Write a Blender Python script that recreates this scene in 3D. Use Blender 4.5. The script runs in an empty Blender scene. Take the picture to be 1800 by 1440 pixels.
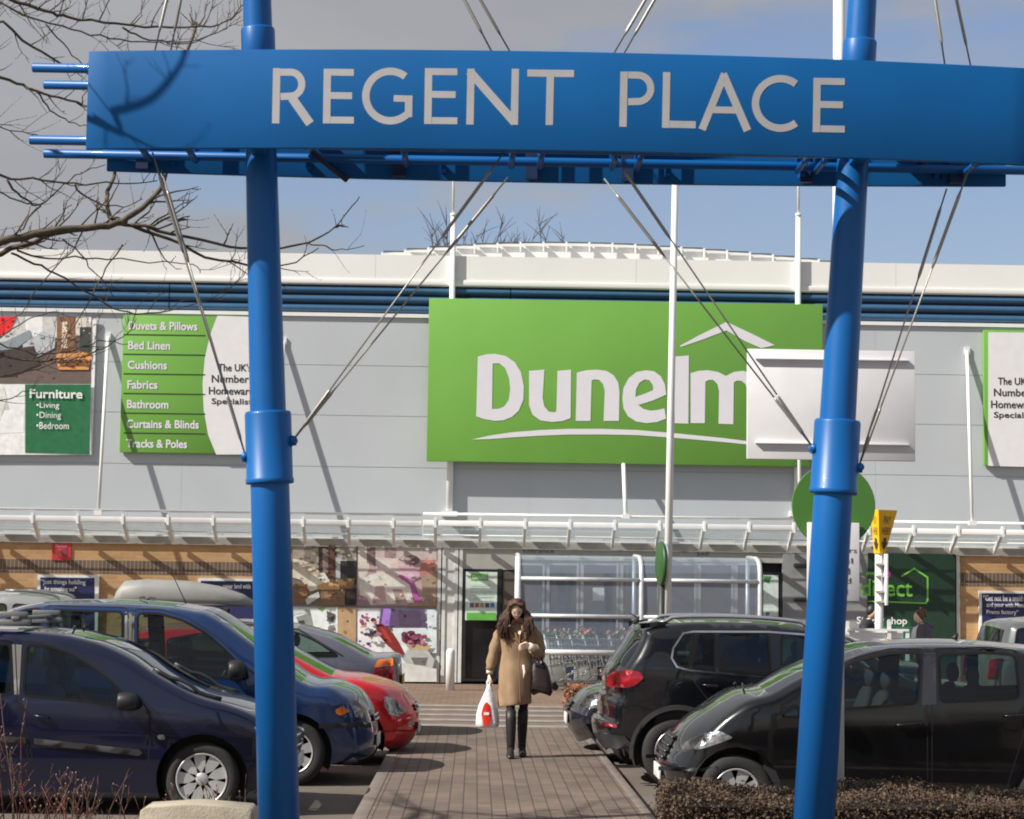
import bpy, bmesh, math, random
from mathutils import Vector, Matrix
from mathutils.geometry import delaunay_2d_cdt, tessellate_polygon
R = random.Random(7)
S = bpy.context.scene
COL = S.collection
# ------------------------------------------------------------------ camera
F = 3700.0; H = 1.75
YAW, PITCH, ROLL = -0.0162, math.atan(320/3700), 0.014
CM = Matrix.Rotation(YAW, 3, 'Z') @ Matrix.Rotation(math.pi/2 + PITCH, 3, 'X') @ Matrix.Rotation(ROLL, 3, 'Z')
CP = Vector((0, 0, H))
cam = bpy.data.cameras.new('camera'); camo = bpy.data.objects.new('camera', cam); COL.objects.link(camo)
cam.sensor_width = 36; cam.lens = 36*F/1800; cam.clip_end = 3000; cam.clip_start = 0.1
camo.matrix_world = Matrix.Translation(CP) @ CM.to_4x4()
cam.dof.use_dof = True; cam.dof.focus_distance = 21.0; cam.dof.aperture_fstop = 7.0
S.camera = camo
# ------------------------------------------------------------------ light
AZ, EL = math.radians(66), math.radians(40)          # sun from the left and in front of the shop
SUN = Vector((-math.sin(AZ)*math.cos(EL), -math.cos(AZ)*math.cos(EL), math.sin(EL)))
sl = bpy.data.lights.new('sun', 'SUN'); sl.energy = 4.8; sl.angle = math.radians(0.6); sl.color = (1, .95, .87)
so = bpy.data.objects.new('sun', sl); COL.objects.link(so); so.location = (-20, -12, 20)
so.rotation_euler = SUN.to_track_quat('Z', 'Y').to_euler()
w = bpy.data.worlds.new('World'); S.world = w; w.use_nodes = True
nt = w.node_tree; nt.nodes.clear()
def N(t, typ, **k):
    n = t.nodes.new(typ)
    for a, b in k.items(): setattr(n, a, b)
    return n
out = N(nt, 'ShaderNodeOutputWorld'); mixs = N(nt, 'ShaderNodeMixShader')
sky = N(nt, 'ShaderNodeTexSky', sky_type='NISHITA', sun_disc=False)
sky.sun_elevation = EL; sky.sun_rotation = math.atan2(SUN.x, SUN.y); sky.air_density = 1.3; sky.dust_density = 0.6; sky.ozone_density = 3.0
bg = N(nt, 'ShaderNodeBackground'); bg.inputs[1].default_value = 0.072
cb = N(nt, 'ShaderNodeBackground'); cb.inputs[1].default_value = 0.31
tc = N(nt, 'ShaderNodeTexCoord'); mp = N(nt, 'ShaderNodeMapping'); mp.inputs['Scale'].default_value = (1.0, 1.0, 3.4); mp.inputs['Location'].default_value = (1.9, .3, .15)
n1 = N(nt, 'ShaderNodeTexNoise'); n1.inputs['Scale'].default_value = 4.2; n1.inputs['Detail'].default_value = 9; n1.inputs['Roughness'].default_value = .56
sx = N(nt, 'ShaderNodeSeparateXYZ'); m1 = N(nt, 'ShaderNodeMapRange'); m1.interpolation_type = 'SMOOTHSTEP'
m1.inputs[1].default_value = .17; m1.inputs[2].default_value = .30; m1.inputs[3].default_value = .0; m1.inputs[4].default_value = .2
mx = N(nt, 'ShaderNodeMapRange'); mx.inputs[1].default_value = -.3; mx.inputs[2].default_value = .3; mx.inputs[3].default_value = .06; mx.inputs[4].default_value = -.10
ad = N(nt, 'ShaderNodeMath', operation='ADD'); ad2 = N(nt, 'ShaderNodeMath', operation='ADD')
cr = N(nt, 'ShaderNodeMapRange'); cr.interpolation_type = 'SMOOTHSTEP'; cr.inputs[1].default_value = .44; cr.inputs[2].default_value = .62; cr.inputs[3].default_value = .12; cr.inputs[4].default_value = .92
n2 = N(nt, 'ShaderNodeTexNoise'); n2.inputs['Scale'].default_value = 7; n2.inputs['Detail'].default_value = 5
cc = N(nt, 'ShaderNodeMix', data_type='RGBA'); cc.inputs[6].default_value = (.72, .74, .80, 1); cc.inputs[7].default_value = (1.05, 1.03, 1.02, 1)
L = nt.links.new
L(tc.outputs['Generated'], mp.inputs[0]); L(mp.outputs[0], n1.inputs['Vector']); L(mp.outputs[0], n2.inputs['Vector'])
L(tc.outputs['Generated'], sx.inputs[0]); L(sx.outputs[2], m1.inputs[0]); L(sx.outputs[0], mx.inputs[0])
L(n1.outputs[0], ad.inputs[0]); L(m1.outputs[0], ad.inputs[1]); L(ad.outputs[0], ad2.inputs[0]); L(mx.outputs[0], ad2.inputs[1]); L(ad2.outputs[0], cr.inputs[0])
L(n2.outputs[0], cc.inputs[0]); L(cc.outputs[2], cb.inputs[0]); tn = N(nt, 'ShaderNodeMix', data_type='RGBA', blend_type='MULTIPLY'); tn.inputs[0].default_value = 1; tn.inputs[7].default_value = (1.03, .98, 1.12, 1); L(sky.outputs[0], tn.inputs[6]); L(tn.outputs[2], bg.inputs[0])
L(cr.outputs[0], mixs.inputs[0]); L(bg.outputs[0], mixs.inputs[1]); L(cb.outputs[0], mixs.inputs[2]); L(mixs.outputs[0], out.inputs[0])
S.view_settings.view_transform = 'Standard'; S.view_settings.look = 'None'; S.view_settings.gamma = 1; S.view_settings.exposure = 0.53
S.cycles.filter_width = 1.9; S.cycles.max_bounces = 8; S.cycles.transparent_max_bounces = 24
# ------------------------------------------------------------------ helpers
def ray(px, py): return CM @ Vector(((px-900)/F, (720-py)/F, -1))
def at(px, py, Y):
    v = ray(px, py); return CP + v*(Y/v.y)
def gnd(px, py, z=0.0):
    v = ray(px, py); return CP + v*((z-H)/v.z)
def lin(r, g, b):
    return tuple(((x/255)/12.92 if x/255 <= .04045 else ((x/255+.055)/1.055)**2.4) for x in (r, g, b))
MATS = {}
def mat(name, col, rough=.5, metal=0, var=.12, scale=6, bump=0, coat=0, spec=.5, emit=None, bscale=None):
    if name in MATS: return MATS[name]
    m = bpy.data.materials.new(name); m.use_nodes = True; t = m.node_tree; b = t.nodes['Principled BSDF']
    tcn = N(t, 'ShaderNodeTexCoord'); nz = N(t, 'ShaderNodeTexNoise'); nz.inputs['Scale'].default_value = scale; nz.inputs['Detail'].default_value = 6
    t.links.new(tcn.outputs['Object'], nz.inputs['Vector'])
    mr = N(t, 'ShaderNodeMapRange'); mr.inputs[1].default_value = .3; mr.inputs[2].default_value = .7; mr.inputs[3].default_value = 1-var; mr.inputs[4].default_value = 1+var
    t.links.new(nz.outputs[0], mr.inputs[0])
    mc = N(t, 'ShaderNodeMix', data_type='RGBA', blend_type='MULTIPLY'); mc.inputs[0].default_value = 1; mc.inputs[6].default_value = (*col, 1)
    t.links.new(mr.outputs[0], mc.inputs[7]); t.links.new(mc.outputs[2], b.inputs['Base Color'])
    b.inputs['Roughness'].default_value = rough; b.inputs['Metallic'].default_value = metal; b.inputs['Specular IOR Level'].default_value = spec
    b.inputs['Coat Weight'].default_value = coat; b.inputs['Coat Roughness'].default_value = .04
    rr = N(t, 'ShaderNodeMapRange'); rr.inputs[3].default_value = max(0.02, rough*.85); rr.inputs[4].default_value = min(1, rough*1.2)
    t.links.new(nz.outputs[0], rr.inputs[0]); t.links.new(rr.outputs[0], b.inputs['Roughness'])
    if bump:
        bn = N(t, 'ShaderNodeBump'); bn.inputs['Strength'].default_value = bump; bn.inputs['Distance'].default_value = .01
        nb = N(t, 'ShaderNodeTexNoise'); nb.inputs['Scale'].default_value = bscale or scale*8; nb.inputs['Detail'].default_value = 5
        t.links.new(tcn.outputs['Object'], nb.inputs['Vector']); t.links.new(nb.outputs[0], bn.inputs['Height']); t.links.new(bn.outputs[0], b.inputs['Normal'])
    MATS[name] = m; return m
def glass(name, tint=(.5, .55, .55), amount=.08, frost=0):
    if name in MATS: return MATS[name]
    m = bpy.data.materials.new(name); m.use_nodes = True; t = m.node_tree; t.nodes.clear()
    o = N(t, 'ShaderNodeOutputMaterial'); mx_ = N(t, 'ShaderNodeMixShader'); tr = N(t, 'ShaderNodeBsdfTransparent'); gl = N(t, 'ShaderNodeBsdfGlossy')
    tcn = N(t, 'ShaderNodeTexCoord'); nz = N(t, 'ShaderNodeTexNoise'); nz.inputs['Scale'].default_value = 3
    t.links.new(tcn.outputs['Object'], nz.inputs['Vector'])
    cm = N(t, 'ShaderNodeMix', data_type='RGBA'); cm.inputs[6].default_value = (*[x*.88 for x in tint], 1); cm.inputs[7].default_value = (*tint, 1)
    t.links.new(nz.outputs[0], cm.inputs[0]); t.links.new(cm.outputs[2], tr.inputs[0])
    gl.inputs['Roughness'].default_value = .03; gl.inputs[0].default_value = (.9, .95, 1, 1)
    fr = N(t, 'ShaderNodeLayerWeight'); fr.inputs[0].default_value = .5; pw = N(t, 'ShaderNodeMath', operation='POWER'); pw.inputs[1].default_value = 4.5; t.links.new(fr.outputs['Facing'], pw.inputs[0])
    ma = N(t, 'ShaderNodeMath', operation='MULTIPLY_ADD'); ma.inputs[1].default_value = .88; ma.inputs[2].default_value = .035+amount; t.links.new(pw.outputs[0], ma.inputs[0])
    t.links.new(ma.outputs[0], mx_.inputs[0]); t.links.new(tr.outputs[0], mx_.inputs[1]); t.links.new(gl.outputs[0], mx_.inputs[2])
    if frost:
        df = N(t, 'ShaderNodeBsdfDiffuse'); df.inputs[0].default_value = (.52, .60, .72, 1) if 'shelter' in name else (.62, .67, .73, 1); m2 = N(t, 'ShaderNodeMixShader'); m2.inputs[0].default_value = frost
        t.links.new(mx_.outputs[0], m2.inputs[1]); t.links.new(df.outputs[0], m2.inputs[2]); t.links.new(m2.outputs[0], o.inputs[0])
    else: t.links.new(mx_.outputs[0], o.inputs[0])
    MATS[name] = m; return m
def brickmat(name, c1, c2, mortar, bw, rh, ms, swap, rough=.85, vertical=False, var=.25, bias=0, dirt=.15):
    m = bpy.data.materials.new(name); m.use_nodes = True; t = m.node_tree; b = t.nodes['Principled BSDF']
    tcn = N(t, 'ShaderNodeTexCoord'); sp = N(t, 'ShaderNodeSeparateXYZ'); cb_ = N(t, 'ShaderNodeCombineXYZ'); t.links.new(tcn.outputs['Object'], sp.inputs[0])
    t.links.new(sp.outputs[swap[0]], cb_.inputs[0]); t.links.new(sp.outputs[swap[1]], cb_.inputs[1])
    br = N(t, 'ShaderNodeTexBrick'); br.inputs['Scale'].default_value = 1; br.inputs['Mortar Size'].default_value = ms; br.inputs['Brick Width'].default_value = bw; br.inputs['Row Height'].default_value = rh
    br.inputs['Color1'].default_value = (*c1, 1); br.inputs['Color2'].default_value = (*c2, 1); br.inputs['Mortar'].default_value = (*mortar, 1); br.inputs['Bias'].default_value = bias
    if vertical: br.offset = 0
    t.links.new(cb_.outputs[0], br.inputs['Vector'])
    nz = N(t, 'ShaderNodeTexNoise'); nz.inputs['Scale'].default_value = 1.7; nz.inputs['Detail'].default_value = 8; t.links.new(tcn.outputs['Object'], nz.inputs['Vector'])
    mr = N(t, 'ShaderNodeMapRange'); mr.inputs[1].default_value = .3; mr.inputs[2].default_value = .7; mr.inputs[3].default_value = 1-dirt; mr.inputs[4].default_value = 1+dirt; t.links.new(nz.outputs[0], mr.inputs[0])
    mc = N(t, 'ShaderNodeMix', data_type='RGBA', blend_type='MULTIPLY'); mc.inputs[0].default_value = 1
    t.links.new(br.outputs[0], mc.inputs[6]); t.links.new(mr.outputs[0], mc.inputs[7]); t.links.new(mc.outputs[2], b.inputs['Base Color'])
    b.inputs['Roughness'].default_value = rough
    bn = N(t, 'ShaderNodeBump'); bn.inputs['Strength'].default_value = .4; bn.inputs['Distance'].default_value = .006; bn.invert = True
    t.links.new(br.outputs['Fac'], bn.inputs['Height']); t.links.new(bn.outputs[0], b.inputs['Normal'])
    MATS[name] = m; return m
def printmat():
    if 'printed_card' in MATS: return MATS['printed_card']
    m = bpy.data.materials.new('printed_card'); m.use_nodes = True; t = m.node_tree; b = t.nodes['Principled BSDF']
    a = N(t, 'ShaderNodeVertexColor', layer_name='ink'); tcn = N(t, 'ShaderNodeTexCoord'); nz = N(t, 'ShaderNodeTexNoise'); nz.inputs['Scale'].default_value = 9; nz.inputs['Detail'].default_value = 8
    t.links.new(tcn.outputs['Object'], nz.inputs['Vector'])
    mr = N(t, 'ShaderNodeMapRange'); mr.inputs[1].default_value = .3; mr.inputs[2].default_value = .7; mr.inputs[3].default_value = .86; mr.inputs[4].default_value = 1.12; t.links.new(nz.outputs[0], mr.inputs[0])
    mc = N(t, 'ShaderNodeMix', data_type='RGBA', blend_type='MULTIPLY'); mc.inputs[0].default_value = 1
    t.links.new(a.outputs[0], mc.inputs[6]); t.links.new(mr.outputs[0], mc.inputs[7]); t.links.new(mc.outputs[2], b.inputs['Base Color'])
    b.inputs['Roughness'].default_value = .45; MATS['printed_card'] = m; return m
ORG = {}
class MB:
    def __init__(s): s.v = []; s.f = []; s.m = []; s.s = []; s.c = []
    def add(s, vs, fs, m=0, sm=False, col=None):
        o = len(s.v); s.v += [tuple(v) for v in vs]
        for f in fs: s.f.append([i+o for i in f]); s.m.append(m); s.s.append(sm); s.c.append(col)
        return s
    def box(s, c, d, m=0, rot=None):
        c = Vector(c); P = []
        for x in (-.5, .5):
            for y in (-.5, .5):
                for z in (-.5, .5):
                    q = Vector((x*d[0], y*d[1], z*d[2]))
                    P.append(c + (rot @ q if rot else q))
        return s.add(P, [(0, 1, 3, 2), (4, 6, 7, 5), (0, 4, 5, 1), (2, 3, 7, 6), (0, 2, 6, 4), (1, 5, 7, 3)], m)
    def tube(s, pts, rad, n=8, m=0, cap=True, sm=True, flat=1.0):
        pts = [Vector(p) for p in pts]
        if not isinstance(rad, (list, tuple)): rad = [rad]*len(pts)
        t0 = (pts[1]-pts[0]).normalized(); a = Vector((0, 0, 1)) if abs(t0.z) < .9 else Vector((1, 0, 0))
        u = t0.cross(a).normalized(); vs = []
        for i, p in enumerate(pts):
            t = (pts[min(i+1, len(pts)-1)]-pts[max(i-1, 0)]).normalized()
            u = (u - t*u.dot(t)).normalized(); b = t.cross(u)
            for k in range(n):
                an = 2*math.pi*k/n; vs.append(p + u*math.cos(an)*rad[i] + b*math.sin(an)*rad[i]*flat)
        fs = [(i*n+k, i*n+(k+1) % n, (i+1)*n+(k+1) % n, (i+1)*n+k) for i in range(len(pts)-1) for k in range(n)]
        if cap: fs += [tuple(range(n))[::-1], tuple((len(pts)-1)*n+k for k in range(n))]
        return s.add(vs, fs, m, sm)
    def loft(s, rings, m=0, cap=True, sm=True, closed=True):
        n = len(rings[0]); vs = [p for r in rings for p in r]; K = n if closed else n-1
        fs = [(i*n+k, i*n+(k+1) % n, (i+1)*n+(k+1) % n, (i+1)*n+k) for i in range(len(rings)-1) for k in range(K)]
        if cap and closed: fs += [tuple(range(n))[::-1], tuple((len(rings)-1)*n+k for k in range(n))]
        return s.add(vs, fs, m, sm)
    def lathe(s, prof, c, ax, n=32, m=0, sm=True, closed=False):
        ax = Vector(ax).normalized(); a = Vector((0, 0, 1)) if abs(ax.z) < .9 else Vector((1, 0, 0)); u = ax.cross(a).normalized(); b = ax.cross(u); c = Vector(c)
        rings = [[c + ax*h + (u*math.cos(2*math.pi*k/n) + b*math.sin(2*math.pi*k/n))*r for k in range(n)] for r, h in prof]
        return s.loft(rings, m, cap=not closed, sm=sm)
    def ell(s, c, r, m=0, n=14, k=9, rot=None):
        c = Vector(c); vs = []; fs = []
        for i in range(k+1):
            th = math.pi*i/k
            for j in range(n):
                ph = 2*math.pi*j/n; q = Vector((r[0]*math.sin(th)*math.cos(ph), r[1]*math.sin(th)*math.sin(ph), r[2]*math.cos(th)))
                vs.append(c + (rot @ q if rot else q))
        for i in range(k):
            for j in range(n): fs.append((i*n+j, (i+1)*n+j, (i+1)*n+(j+1) % n, i*n+(j+1) % n))
        return s.add(vs, fs, m, True)
    def prism(s, pts, vec, m=0, sm=False):
        pts = [Vector(p) for p in pts]; n = len(pts); vec = Vector(vec); vs = pts + [p+vec for p in pts]
        return s.add(vs, [tuple(range(n)), tuple(range(2*n-1, n-1, -1))] + [(k, n+k, n+(k+1) % n, (k+1) % n) for k in range(n)], m, sm)
    def tess(s, loops, fn, m=0, col=None):
        tri = tessellate_polygon([[Vector((p[0], p[1], 0)) for p in l] for l in loops]); flat = [p for l in loops for p in l]
        vs = [fn(*p) for p in flat]; fs = []
        for t in tri:
            a, b, c = t; n = (Vector(vs[b])-Vector(vs[a])).cross(Vector(vs[c])-Vector(vs[a]))
            if n.length < 1e-9: continue
            fs.append((a, b, c) if n.y < 0 else (a, c, b))
        return s.add(vs, fs, m, False, col)
    def build(s, name, mats, parent=None, bevel=0, loc=None, weld=0, seg=2, inks=False):
        me = bpy.data.meshes.new(name); ob = bpy.data.objects.new(name, me); COL.objects.link(ob)
        if parent is not None: o = ORG[parent]; ob.parent = parent
        else:
            xs, ys, zs = zip(*s.v); o = Vector(loc) if loc is not None else Vector(((min(xs)+max(xs))/2, (min(ys)+max(ys))/2, min(zs))); ob.location = o
        ORG[ob] = o
        me.from_pydata([(v[0]-o[0], v[1]-o[1], v[2]-o[2]) for v in s.v], [], s.f)
        for mm in (mats if isinstance(mats, (list, tuple)) else [mats]): me.materials.append(mm)
        for p, mi, sm in zip(me.polygons, s.m, s.s): p.material_index = mi; p.use_smooth = sm
        if inks:
            ca = me.color_attributes.new('ink', 'FLOAT_COLOR', 'CORNER')
            for p, c in zip(me.polygons, s.c):
                for li in p.loop_indices: ca.data[li].color = (*(c or (1, 1, 1)), 1)
        if bevel or weld:
            bm = bmesh.new(); bm.from_mesh(me)
            if weld: bmesh.ops.remove_doubles(bm, verts=bm.verts, dist=weld)
            if bevel:
                ed = [e for e in bm.edges if len(e.link_faces) == 2 and e.calc_face_angle(0) > .6]
                rb = bmesh.ops.bevel(bm, geom=ed, offset=bevel, segments=seg, profile=.5, affect='EDGES')
                for f in rb['faces']: f.smooth = True
            bm.to_mesh(me); bm.free()
            if bevel and hasattr(me, 'set_sharp_from_angle'): me.set_sharp_from_angle(angle=.7)
        me.update(); return ob
def tag(o, label=None, cat=None, group=None, kind=None):
    if label: o['label'] = label
    if cat: o['category'] = cat
    if group: o['group'] = group
    if kind: o['kind'] = kind
    return o
def thing(name, loc, label, cat, group=None):
    o = bpy.data.objects.new(name, None); COL.objects.link(o); o.location = loc; o.empty_display_size = .2; ORG[o] = Vector(loc)
    return tag(o, label, cat, group)
def copy_tree(o, d, parent=None):
    c = o.copy(); COL.objects.link(c)
    if parent is None: c.location = o.location + Vector(d); ORG[c] = ORG[o] + Vector(d)
    else: c.parent = parent; ORG[c] = ORG[o] + Vector(d)
    for ch in [x for x in COL.objects if x.parent == o]: copy_tree(ch, d, c)
    return c
def textgeo(txt):
    cu = bpy.data.curves.new('t', 'FONT'); cu.body = txt; cu.resolution_u = 3; ob = bpy.data.objects.new('t', cu); COL.objects.link(ob)
    dg = bpy.context.evaluated_depsgraph_get(); me = bpy.data.meshes.new_from_object(ob.evaluated_get(dg))
    v = [(p.co.x, p.co.y) for p in me.vertices]; f = [tuple(p.vertices) for p in me.polygons]
    bpy.data.objects.remove(ob); bpy.data.curves.remove(cu); bpy.data.meshes.remove(me); return v, f
def text(mb, txt, x0, y0, x1, y1, fn, m=0, col=None, bold=0, slope=.014):
    """fit the lettering of txt in a rectangle; bold repeats it slightly shifted and proud"""
    v, f = textgeo(txt); xs = [p[0] for p in v]; ys = [p[1] for p in v]; ax, bx, ay, by = min(xs), max(xs), min(ys), max(ys)
    for k, (dx, dy) in enumerate(((0, 0), (bold, 0), (0, bold), (bold, bold)) if bold else ((0, 0),)):
        P = []
        for x, y in v:
            u = x0 + (x-ax)/(bx-ax)*(x1-x0)
            P.append(Vector(fn(u+dx, y1 - (y-ay)/(by-ay)*(y1-y0) + slope*(u-x0)+dy)) + Vector((0, -.0008*k, 0)))
        fs = []
        for t in f:
            n = (P[t[1]]-P[t[0]]).cross(P[t[2]]-P[t[0]]); fs.append(t if n.y < 0 else t[::-1])
        mb.add(P, fs, m, False, col)
def catmull(p, n):
    o = []
    for i in range(len(p)-1):
        a, b, c, d = p[max(i-1, 0)], p[i], p[i+1], p[min(i+2, len(p)-1)]
        for k in range(n):
            t = k/n; o.append(tuple(.5*((2*b[j]) + (-a[j]+c[j])*t + (2*a[j]-5*b[j]+4*c[j]-d[j])*t*t + (-a[j]+3*b[j]-3*c[j]+d[j])*t**3) for j in range(len(b))))
    o.append(tuple(p[-1])); return o
def inpoly(x, z, P):
    c = False; j = len(P)-1
    for i in range(len(P)):
        if (P[i][1] > z) != (P[j][1] > z) and x < (P[j][0]-P[i][0])*(z-P[i][1])/(P[j][1]-P[i][1])+P[i][0]: c = not c
        j = i
    return c
def segd(x, z, L_):
    b = 1e9
    for (x0, z0), (x1, z1) in zip(L_, L_[1:]):
        dx, dz = x1-x0, z1-z0; l = dx*dx+dz*dz; t = 0 if l == 0 else max(0, min(1, ((x-x0)*dx+(z-z0)*dz)/l))
        q = (x-x0-dx*t)**2+(z-z0-dz*t)**2
        if q < b: b = q
    return math.sqrt(b)
def roundloop(P, r, n=3):
    o = []; L_ = len(P)
    for i in range(L_):
        p, a, b = Vector(P[i]), Vector(P[i-1]), Vector(P[(i+1) % L_]); da, db = a-p, b-p
        rr = min(r, da.length*.45, db.length*.45); s_, e_ = p+da.normalized()*rr, p+db.normalized()*rr
        for k in range(n+1):
            t = k/n; q = s_*(1-t)**2 + p*2*t*(1-t) + e_*t*t; o.append((q.x, q.y))
    return o
def subdiv(P, d, closed=True):
    o = []; K = len(P) if closed else len(P)-1
    for i in range(K):
        a, b = P[i], P[(i+1) % len(P)]; l = math.hypot(b[0]-a[0], b[1]-a[1]); n = max(1, int(l/d))
        for k in range(n): o.append((a[0]+(b[0]-a[0])*k/n, a[1]+(b[1]-a[1])*k/n))
    if not closed: o.append(P[-1])
    return o
# common materials
WHITE = mat('white_paint', (.78, .78, .76), .35, var=.05, scale=3)
WHITES = mat('white_sign', (.76, .75, .76), .4, var=.03)
BLACK = mat('black_trim', (.016, .016, .018), .45)
RUBBER = mat('tyre_rubber', (.022, .021, .02), .8, bump=.2)
ALLOY = mat('alloy', (.56, .56, .55), .28, .85, var=.1)
CHROME = mat('chrome', (.7, .7, .72), .12, 1)
STEEL = mat('galvanised_steel', (.46, .47, .46), .4, .35)
CARGLASS = glass('car_glass', (.50, .60, .57), .01)
DARKGLASS = glass('privacy_glass', (.16, .2, .2), .01)
SCREEN = glass('windscreen_glass', (.55, .63, .58), .05)
INT = mat('dark_interior', (.022, .022, .025), .8)
GREYPL = mat('grey_plastic', (.032, .031, .030), .5)
LAMPC = mat('lamp_clear', (.42, .44, .47), .14, .7, coat=1, var=.6, scale=22, bump=.6, bscale=60)
LAMPR = mat('lamp_red', (.26, .004, .010), .10, coat=1, var=.55, scale=16, bump=.4, bscale=50)
LAMPO = mat('lamp_orange', (.75, .17, .01), .2, coat=1)
PLATE = mat('plate_white', (.7, .7, .68), .4)
PLATEY = mat('plate_yellow', (.7, .5, .05), .4)
# ================================================================== SETTING
WY = 40.0                                     # shop wall plane
def zc(py, Y=WY): return at(900, py, Y).z
def xw(px, py=1000, Y=WY): return at(px, py, Y).x
def ink(r, g, b, k=1.45): return tuple(min(.85, c*k) for c in lin(r, g, b))
pl, pr = gnd(622, 1440).x, gnd(1147, 1440).x
def groundmat():
    m = mat('bay_paving', lin(100, 91, 83), .9, var=.22, scale=.9, bump=.5, bscale=60); return m
GM = groundmat()
PAV = brickmat('path_pavers', lin(112, 97, 87), lin(97, 84, 75), lin(64, 56, 50), .23, .116, .0055, (1, 0), dirt=.24)
PAV2 = brickmat('forecourt_pavers', lin(122, 101, 84), lin(112, 92, 76), lin(80, 66, 56), .21, .105, .006, (0, 1), dirt=.2)
EDGE = mat('edging_concrete', lin(116, 106, 98), .9, var=.14, scale=5, bump=.3)
mb = MB(); mb.add([(-300, -60, -.12), (300, -60, -.12), (300, 700, -.12), (-300, 700, -.12)], [(0, 1, 2, 3)])
tag(mb.build('car_park', GM), kind='structure')
def slab(name, x0, x1, y0, y1, zt, zb, m, bevel=0):
    mb = MB(); mb.box(((x0+x1)/2, (y0+y1)/2, (zt+zb)/2), (x1-x0, y1-y0, zt-zb)); return tag(mb.build(name, m, bevel=bevel), kind='structure')
slab('path', pl+.10, pr-.055, 6, 27.5, 0, -.25, PAV)
slab('kerb', pl-.02, pl+.097, 6, 27.5, .004, -.25, EDGE, .01)
slab('kerb', pr-.052, pr+.03, 6, 27.5, .004, -.25, EDGE, .01)
slab('road_table', pl-.6, gnd(1003, 1262).x+.12, 27.505, 32.2, -.006, -.25, mat('table_paving', lin(106, 92, 83), .9, var=.15, bump=.4))
slab('pavement', -45, 45, 32.21, 40.3, 0, -.25, PAV2)
for py in (1276, 1266.5, 1257.5, 1249, 1241.5):
    y = gnd(880, py).y; x1 = gnd(1002 - (1276-py)*.15, py).x
    mb = MB(); z = .002; mb.box(((pl-.45+x1)/2, y, z-.003), (x1-pl+.45, .42, .004))
    tag(mb.build('crossing_stripe', mat('road_paint', lin(136, 130, 122), .75, var=.3, scale=4)), kind='structure')
slab('planting_bed', -12, pl-.03, 5, 15.4, -.03, -.25, mat('bark_soil', lin(76, 62, 52), 1, var=.35, scale=9, bump=1))
slab('planting_bed', pr+.035, 12, 5, 15.3, -.03, -.25, MATS['bark_soil'])
slab('kerb', -12, pl-.03, 15.41, 15.55, .02, -.25, EDGE, .012)
slab('kerb', pr+.035, 12, 15.31, 15.43, .02, -.25, EDGE, .012)
# ================================================================== SHOP
shop = thing('retail_store', (0, WY, 0), 'long grey clad retail warehouse with white roof fascia, blue band and tan brick base', 'shop building')
BW = brickmat('tan_brick', lin(200, 158, 112), lin(186, 142, 96), lin(186, 160, 126), .225, .075, .008, (0, 2), dirt=.1)
BS = brickmat('dark_soldier_brick', lin(118, 100, 88), lin(96, 82, 74), lin(150, 130, 110), .075, .225, .009, (0, 2), vertical=True)
CLAD = mat('grey_cladding', lin(188, 193, 197), .42, .1, var=.05, scale=.45)
CLADSH = mat('cladding_joint', lin(172, 174, 178), .6)
zB = 2.62
def wallx(name, x0, x1, z0, z1, y0, y1, m, bevel=0):
    mb = MB(); mb.box(((x0+x1)/2, (y0+y1)/2, (z0+z1)/2), (x1-x0, y1-y0, z1-z0)); return mb.build(name, m, shop, bevel)
for x0, x1 in ((-32, xw(514)), (xw(1688), 34)):
    wallx('brick_wall', x0, x1, -.2, zB, WY, WY+.3, BW)
    wallx('soldier_course', x0, x1-.001 if x1 < 5 else x1, zc(1019), zc(995.5), WY-.004, WY+.1, BS)
mb = MB(); rows = [zB, zc(825), zc(735), zc(647), zc(562)]
for a, b in zip(rows, rows[1:]):
    x = -32.0
    while x < 34:
        mb.box((x+3.299, WY+.1, (a+b)/2), (6.597, .2, b-a-.010)); x += 6.6
mb.build('wall_cladding', CLAD, shop)
wallx('cladding_backing', -32, 34, zB+.01, zc(562), WY+.012, WY+.25, CLADSH)
wallx('white_trim', -32, 34, zc(562)+.002, zc(555.5), WY-.05, WY+.2, WHITE)
BLUEB = mat('blue_band_metal', lin(62, 100, 134), .34, .15, var=.06)
zb0, zb1 = zc(555.5)+.004, zc(506); hh = (zb1-zb0)/3
wallx('band_backing', -32, 34, zb0, zb1, WY+.06, WY+.3, mat('band_gap', lin(22, 34, 48), .7))
for k in range(3):
    x = -32.0
    while x < 34:
        c = zb0 + hh*(k+.5); prof = [(WY+.09 - .115*math.cos(a), c + hh*.44*math.sin(a)) for a in [(-.5+i/10)*math.pi for i in range(11)]]
        mb = MB(); n_ = 6.5; mb.loft([[(x, y, z) for y, z in prof], [(x+n_, y, z) for y, z in prof]], closed=False, sm=True)
        mb.build('band_tube', BLUEB, shop); x += 6.52
FASC = mat('white_fascia', (.80, .80, .77), .4, var=.04, scale=.5)
zf0, zf1 = zb1+.003, zc(452)
mb = MB(); x = -32.0
while x < 34:
    mb.box((x+2.495, WY+.19, (zf0+zf1)/2), (4.996, .42, zf1-zf0)); x += 5
mb.build('roof_fascia', FASC, shop)
mb = MB(); mb.box((1, WY-.035, zf0+.07), (66, .024, .11)); mb.build('fascia_drip', FASC, shop, .015)
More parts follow.
